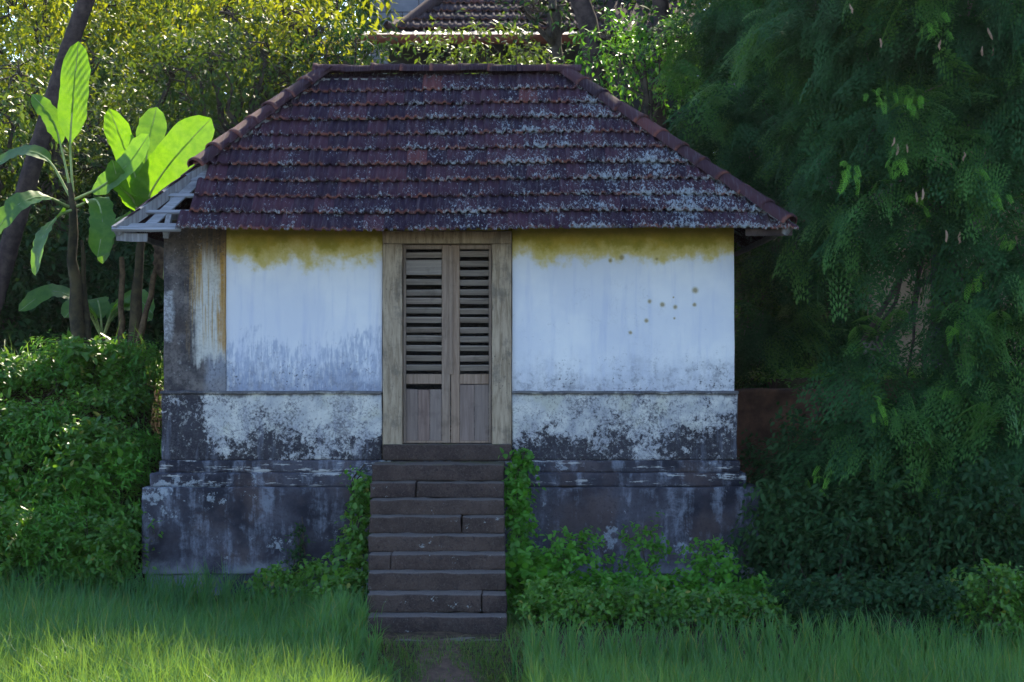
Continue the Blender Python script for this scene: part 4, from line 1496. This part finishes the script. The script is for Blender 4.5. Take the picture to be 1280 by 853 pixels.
# ------------------------------------------------------------------ banana plants
def banana_leaf(name, pts, width, parent, face=(0, -1, .15), mat=None, tear=0.0, petiole=.15):
    """blade along a midrib polyline of world points; face is the side the blade shows"""
    pts = np.array([tuple(p) for p in pts], float)
    n = 26
    s = np.linspace(0, len(pts) - 1, n)
    i = np.minimum(s.astype(int), len(pts) - 2)
    # smooth interpolation by Catmull-Rom
    pp = np.vstack([2 * pts[0] - pts[1], pts, 2 * pts[-1] - pts[-2]])
    f = (s - i)[:, None]
    p0, p1, p2, p3 = pp[i], pp[i + 1], pp[i + 2], pp[i + 3]
    mid = .5 * (2 * p1 + (p2 - p0) * f + (2 * p0 - 5 * p1 + 4 * p2 - p3) * f ** 2 + (3 * p1 - p0 - 3 * p2 + p3) * f ** 3)
    tan = unit(np.gradient(mid, axis=0))
    side = unit(np.cross(tan, np.array(face, float)))
    nrm = np.cross(side, tan)
    t = np.linspace(0, 1, n)
    prof = np.clip(np.minimum((t - petiole) / .16, 1), 0, 1) ** .6 * np.clip((1 - t) / .16, 0.0, 1) ** .45
    prof = np.clip(prof, .02, 1) * width / 2
    V, Q = [], []
    cols = [-1, -.55, 0, .55, 1]
    for k in range(n):
        for c in cols:
            w_ = prof[k] * (1 + (RNG.uniform(-tear, tear) if abs(c) == 1 else 0))
            V.append(mid[k] + side[k] * c * w_ + nrm[k] * (.12 * abs(c) * w_ + .05 * prof[k] * math.sin(k * 2.3 + abs(c) * 1.5) + .06 * prof[k] * math.sin(k * .45 + c * 2)))
    for k in range(n - 1):
        for c in range(4):
            a = k * 5 + c
            Q.append((a, a + 1, a + 6, a + 5))
    me_ = np_mesh(name, V, [np.array(Q)])
    for p in me_.polygons:
        p.use_smooth = True
    o = link(name, me_, mat or M['banana'], parent)
    tube_obj('midrib', [(mid - nrm * .004, np.linspace(.018, .003, n))], M['midrib'], o, 6)
    return o


def stem_path(a, b, r0, r1, n=9):
    p = curve_pts(a, b, n, 0, .012)
    return (p, np.linspace(r0, r1, n) * (1 + .08 * np.sin(np.arange(n) * 2.2)))


YB = 22.2
g0 = P(100, 432, YB)
b1 = thing('banana_plant', 'banana plant with one upright glowing leaf and drooping dark leaves beside the palm', 'banana plant', (g0.x, YB, float(H(g0.x, YB))))
tube_obj('stem', [stem_path((g0.x, YB, float(H(g0.x, YB)) - .1), P(90, 228, YB), .12, .03), stem_path((g0.x + .1, YB + .05, float(H(g0.x, YB)) - .1), P(104, 300, YB), .06, .02)], M['bananastem'], b1, 9, .05)
banana_leaf('leaf', [P(91, 240, YB), P(88, 180, YB), P(92, 120, YB - .05), P(98, 52, YB - .1)], .33, b1, (.25, -1, 0), tear=.05, petiole=.35)
banana_leaf('leaf', [P(88, 238, YB), P(78, 190, YB + .1), P(66, 150, YB + .1), P(40, 118, YB + .1)], .22, b1, (.3, -.9, .3), tear=.1, petiole=.4)
banana_leaf('leaf', [P(92, 250, YB), P(128, 232, YB - .2), P(160, 205, YB - .4), P(186, 168, YB - .5)], .30, b1, (-.3, -1, .4), tear=.08, petiole=.2)
banana_leaf('leaf', [P(86, 258, YB), P(55, 246, YB - .3), P(20, 258, YB - .5), P(-14, 300, YB - .6)], .34, b1, (.1, -.5, 1), tear=.12, petiole=.2)
banana_leaf('leaf', [P(90, 262, YB), P(70, 272, YB - .4), P(52, 300, YB - .7), P(44, 345, YB - .8)], .30, b1, (-.7, -.6, .5), tear=.1)
banana_leaf('leaf', [P(96, 258, YB), P(120, 250, YB - .4), P(128, 280, YB - .7), P(122, 322, YB - .8)], .30, b1, (.5, -.8, .5), tear=.1)
banana_leaf('leaf', [P(88, 246, YB), P(60, 200, YB + .2), P(25, 190, YB + .3), P(-20, 215, YB + .3)], .26, b1, (.1, -.6, 1), tear=.14, petiole=.3)
g1 = P(165, 425, YB)
b2 = thing('banana_plant', 'banana plant with several broad glowing leaves next to the bare roof corner', 'banana plant', (g1.x, YB, float(H(g1.x, YB))))
tube_obj('stem', [stem_path((g1.x, YB, float(H(g1.x, YB)) - .1), P(178, 255, YB), .10, .03)], M['bananastem'], b2, 9, .05)
tube_obj('dry_stalk', [stem_path((g1.x - .12, YB, float(H(g1.x, YB)) - .1), P(152, 320, YB - .1), .045, .03), stem_path((g1.x - .05, YB - .05, float(H(g1.x, YB)) - .1), P(196, 330, YB - .2), .045, .03)], M['dryleaf'], b2, 7, .08)
banana_leaf('leaf', [P(176, 272, YB), P(172, 232, YB), P(156, 185, YB), P(136, 136, YB - .1)], .31, b2, (-.25, -1, 0), tear=.04, petiole=.1)
banana_leaf('leaf', [P(178, 272, YB), P(180, 225, YB + .1), P(186, 178, YB + .2), P(196, 134, YB + .3)], .33, b2, (.35, -1, 0), tear=.06, petiole=.1)
banana_leaf('leaf', [P(178, 272, YB), P(190, 238, YB - .1), P(220, 195, YB - .2), P(264, 148, YB - .2)], .47, b2, (.15, -1, .1), tear=.03, petiole=.05)
banana_leaf('leaf', [P(176, 272, YB), P(165, 248, YB - .1), P(150, 232, YB - .3), P(140, 200, YB - .4)], .26, b2, (-.5, -1, .2), tear=.05, petiole=.1)
banana_leaf('leaf', [P(174, 278, YB), P(150, 272, YB - .4), P(135, 292, YB - .6), P(128, 330, YB - .7)], .28, b2, (-.5, -.7, .6), tear=.1)
banana_leaf('leaf', [P(180, 276, YB), P(196, 282, YB - .5), P(205, 310, YB - .6), P(204, 350, YB - .6)], .26, b2, (.4, -.8, .4), mat=M['dryleaf'], tear=.15)

for (x_, n_b, lab, dx) in ((P(128, 430, 23.6)[0], 6, 'young banana sucker between the two grown banana plants', .3),):
    yb_ = 23.3 + dx
    zb_ = float(H(x_, yb_))
    sk = thing('banana_sucker', lab, 'banana plant', (x_, yb_, zb_))
    tube_obj('stem', [stem_path((x_, yb_, zb_ - .05), (x_, yb_, zb_ + .55), .06, .035, 6)], M['bananastem'], sk, 8, .05)
    for k in range(n_b):
        a_ = k * 2.4 + dx * 3
        d_ = Vector((math.cos(a_), math.sin(a_) * .7 - .25, 0))
        b_ = Vector((x_, yb_, zb_ + .5))
        L_ = random.uniform(.6, .95)
        banana_leaf('leaf', [b_, b_ + d_ * .25 * L_ + Vector((0, 0, .45 * L_)), b_ + d_ * .65 * L_ + Vector((0, 0, .62 * L_)), b_ + d_ * 1.05 * L_ + Vector((0, 0, .35 * L_))], .26, sk, (-d_.x * .5, -.5, .9), tear=.1, petiole=.2)

# ------------------------------------------------------------------ leaning coconut palm
YP = 23.4
pp = [P(-28, 440, YP), P(-6, 370, YP), P(14, 300, YP), P(40, 210, YP), P(62, 140, YP), P(86, 60, YP), P(108, 0, YP), P(134, -80, YP), P(170, -290, YP)]
pt = thing('coconut_palm', 'leaning coconut palm with a dark ringed trunk left of the banana plants', 'palm', (pp[0].x, YP, float(H(pp[0].x, YP))))
pts = np.array([tuple(p) for p in pp])
fine = np.stack([np.interp(np.linspace(0, 8, 60), np.arange(9), pts[:, c]) for c in range(3)], -1)
tube_obj('trunk', [(fine, np.linspace(.125, .092, 60) * (1 + .045 * (np.arange(60) % 2)))], M['coco'], pt, 12, .03)
top = pts[-1]
parts = []
for k in range(14):
    az = k * 2.4
    el = .9 - .12 * k
    d = np.array([math.cos(az) * math.cos(el), math.sin(az) * math.cos(el), math.sin(el)])
    n = 40
    s = np.linspace(.05, 1, n)[:, None]
    mid = top + d * s * 2.3 + np.array([0, 0, -1]) * 1.1 * s ** 2
    tan = unit(np.gradient(mid, axis=0))
    sd = unit(np.cross(tan, np.array([0, 0, 1.])))
    for sg in (-1, 1):
        parts.append(leaves_np(mid, sd * sg + tan * .5 + np.array([0, 0, -.35]), np.tile([0, 0, 1.], (n, 1)), .55 * np.sin(np.clip(s[:, 0] * 2.9, .3, 2.8)), np.full(n, .035), 'dia', .1))
V, pol = merge(parts)
link('fronds', np_mesh('fronds', V, pol), M['backleaf2'], pt)

# ------------------------------------------------------------------ far house above the ridge
Y2 = 30.0
far = thing('far_house', 'dark tiled house with red brown gutter up the slope behind the ridge', 'house', (.0, 31, float(H(0, 31))))
e2 = P(488, 38, Y2)
zE = e2.z
fx0, fx1 = e2.x, P(880, 38, Y2)[0]
pitch = math.radians(33)
MF2 = Matrix.Translation((0, Y2, zE)) @ Matrix.Rotation(pitch, 4, 'X')
tile2 = tile_mesh('roof_tile', 9, .22, .42)
tile2.materials.append(M['tile2'])
roof2 = link('roof', beam_mesh('roof', (fx0 + .3, Y2 + .2, zE - .02), (fx1, Y2 + .2, zE - .02), .08, .1), M['rafter'], far)
for r in range(4):
    x = fx0 + .12 + r * .26
    while x < P(760, 0, Y2)[0]:
        o = link('roof_tile', tile2, None, roof2)
        o.matrix_basis = MF2 @ Matrix.Translation((x, r * .34, random.uniform(-.004, .004))) @ Matrix.Rotation(random.uniform(-.02, .02), 4, 'Z')
        x += .222
bm = bmesh.new()
tp = MF2 @ Vector((0, 4 * .34, -.01))
vv = [bm.verts.new(c) for c in ((fx0 + .05, Y2 + .02, zE - .015), (fx1, Y2 + .02, zE - .015), (fx1, tp.y + 1.6, tp.z + 1.0), (fx0 + 2.2, tp.y + 1.6, tp.z + 1.0), (fx0 + .05, tp.y + 5, zE - .015), (fx1, tp.y + 5, zE - .015))]
for f in ((0, 1, 2, 3), (0, 3, 4), (3, 2, 5, 4), (0, 4, 5, 1)):
    bm.faces.new([vv[i] for i in f])
link('roof_deck', bm_mesh('roof_deck', bm), M['tile2'], roof2)
hp = [(e2.x - .07, Y2 - .05, zE + .10), (e2.x + .02, Y2 + .02, zE + .02), (e2.x + .28, Y2 + .35, zE + .22), (e2.x + .62, Y2 + .8, zE + .58), (e2.x + 1.3, Y2 + 1.5, zE + 1.1)]
tube_obj('hip_tile', [(hp, [.05, .09, .10, .10, .10])], M['tile2'], roof2, 10, .04)
# verandah sheet, gutter and wall
sx0, sx1 = P(452, 45, Y2 - .6)[0], P(735, 45, Y2 - .6)[0]
zs0, zs1 = P(0, 46, Y2 - .75)[2], P(0, 38, Y2 - .1)[2]
V, Q = [], []
nn = 180
for i in range(nn + 1):
    x = sx0 + (sx1 - sx0) * i / nn
    w_ = .022 * max(0, math.sin(i / nn * (sx1 - sx0) / .19 * 2 * math.pi)) ** 3
    V += [(x, Y2 - .75, zs0 + w_), (x, Y2 - .05, zs1 + w_ - .01)]
    if i:
        Q.append((2 * i - 2, 2 * i, 2 * i + 1, 2 * i - 1))
link('verandah_sheet', np_mesh('verandah_sheet', V, [np.array(Q)]), M['sheet'], far)
ga, gb = P(441, 49, Y2 - .8), P(735, 49, Y2 - .8)
V, Q = [], []
for i in range(13):
    x = ga.x + (gb.x - ga.x) * i / 12
    for k in range(9):
        a = math.pi + math.pi * k / 8
        V.append((x, ga.y + math.cos(a) * .075, ga.z + .06 + math.sin(a) * .14))
for i in range(12):
    for k in range(8):
        a = i * 9 + k
        Q.append((a, a + 1, a + 10, a + 9))
g_ = link('gutter', np_mesh('gutter', V, [np.array(Q)]), M['gutter'], far)
for p in g_.data.polygons:
    p.use_smooth = True
md = g_.modifiers.new('thick', 'SOLIDIFY')
md.thickness = .012
rough_box('wall', P(482, 70, Y2 + .3)[0], fx1 - .3, Y2 + .3, Y2 + 4.5, float(H(0, 31)) - 1, zE, M['darkwall'], far, .6, .01, .02, 90)
plain_box('post', P(478, 70, Y2 - .5)[0], P(478, 70, Y2 - .5)[0] + .10, Y2 - .6, Y2 - .5, float(H(0, Y2)) - .3, zs0, M['greyblock'], far)

# grey block building farther up
gb_ = thing('grey_building', 'grey block wall of a building beyond the far house', 'building', (P(500, 0, 36)[0], 36.5, float(H(-2, 36.5))))
x0, x1 = P(462, 0, 36)[0], P(640, 0, 36)[0]
zb = float(H(-2, 36)) - .5
rough_box('wall', x0, x1, 36.06, 39, zb, 12.0, M['darkwall'], gb_, 1.0, 0, 0, 95)
bw, bh = .62, .30
zz, r = 6.5, 0
me_b = None
while zz < 11.8:
    x = x0 + (.0 if r % 2 else -.0)
    first = bw / 2 if r % 2 else bw
    xa = x0
    while xa < x1 - .05:
        xb = min(xa + (first if xa == x0 else bw), x1)
        if P(540, 0, 36)[0] > xa:
            plain_box('block', xa + .006, xb - .006, 36.0, 36.055, zz + .006, zz + bh - .006, M['greyblock'], gb_, .006)
        xa = xb
    zz += bh
    r += 1
link('coping', beam_mesh('coping', (x0 - .1, 37.5, 12.05), (x1 + .1, 37.5, 12.05), 3.2, .12), M['greyblock'], gb_)

# ------------------------------------------------------------------ thin morning haze
bm = bmesh.new()
box_bm(bm, -175, 175, -175, 320, -1.5, 24)
hz_ = link('haze', bm_mesh('haze', bm))
hm = bpy.data.materials.new('thin_haze')
hm.use_nodes = True
hm.node_tree.nodes.clear()
ho = hm.node_tree.nodes.new('ShaderNodeOutputMaterial')
hv = hm.node_tree.nodes.new('ShaderNodeVolumePrincipled')
hv.inputs['Color'].default_value = (.92, .94, 1, 1)
hv.inputs['Density'].default_value = .00012
hv.inputs['Anisotropy'].default_value = .45
hm.node_tree.links.new(hv.outputs[0], ho.inputs['Volume'])
hz_.data.materials.append(hm)
hz_['kind'] = 'stuff'
hz_['label'] = 'thin morning haze hanging over the slope'
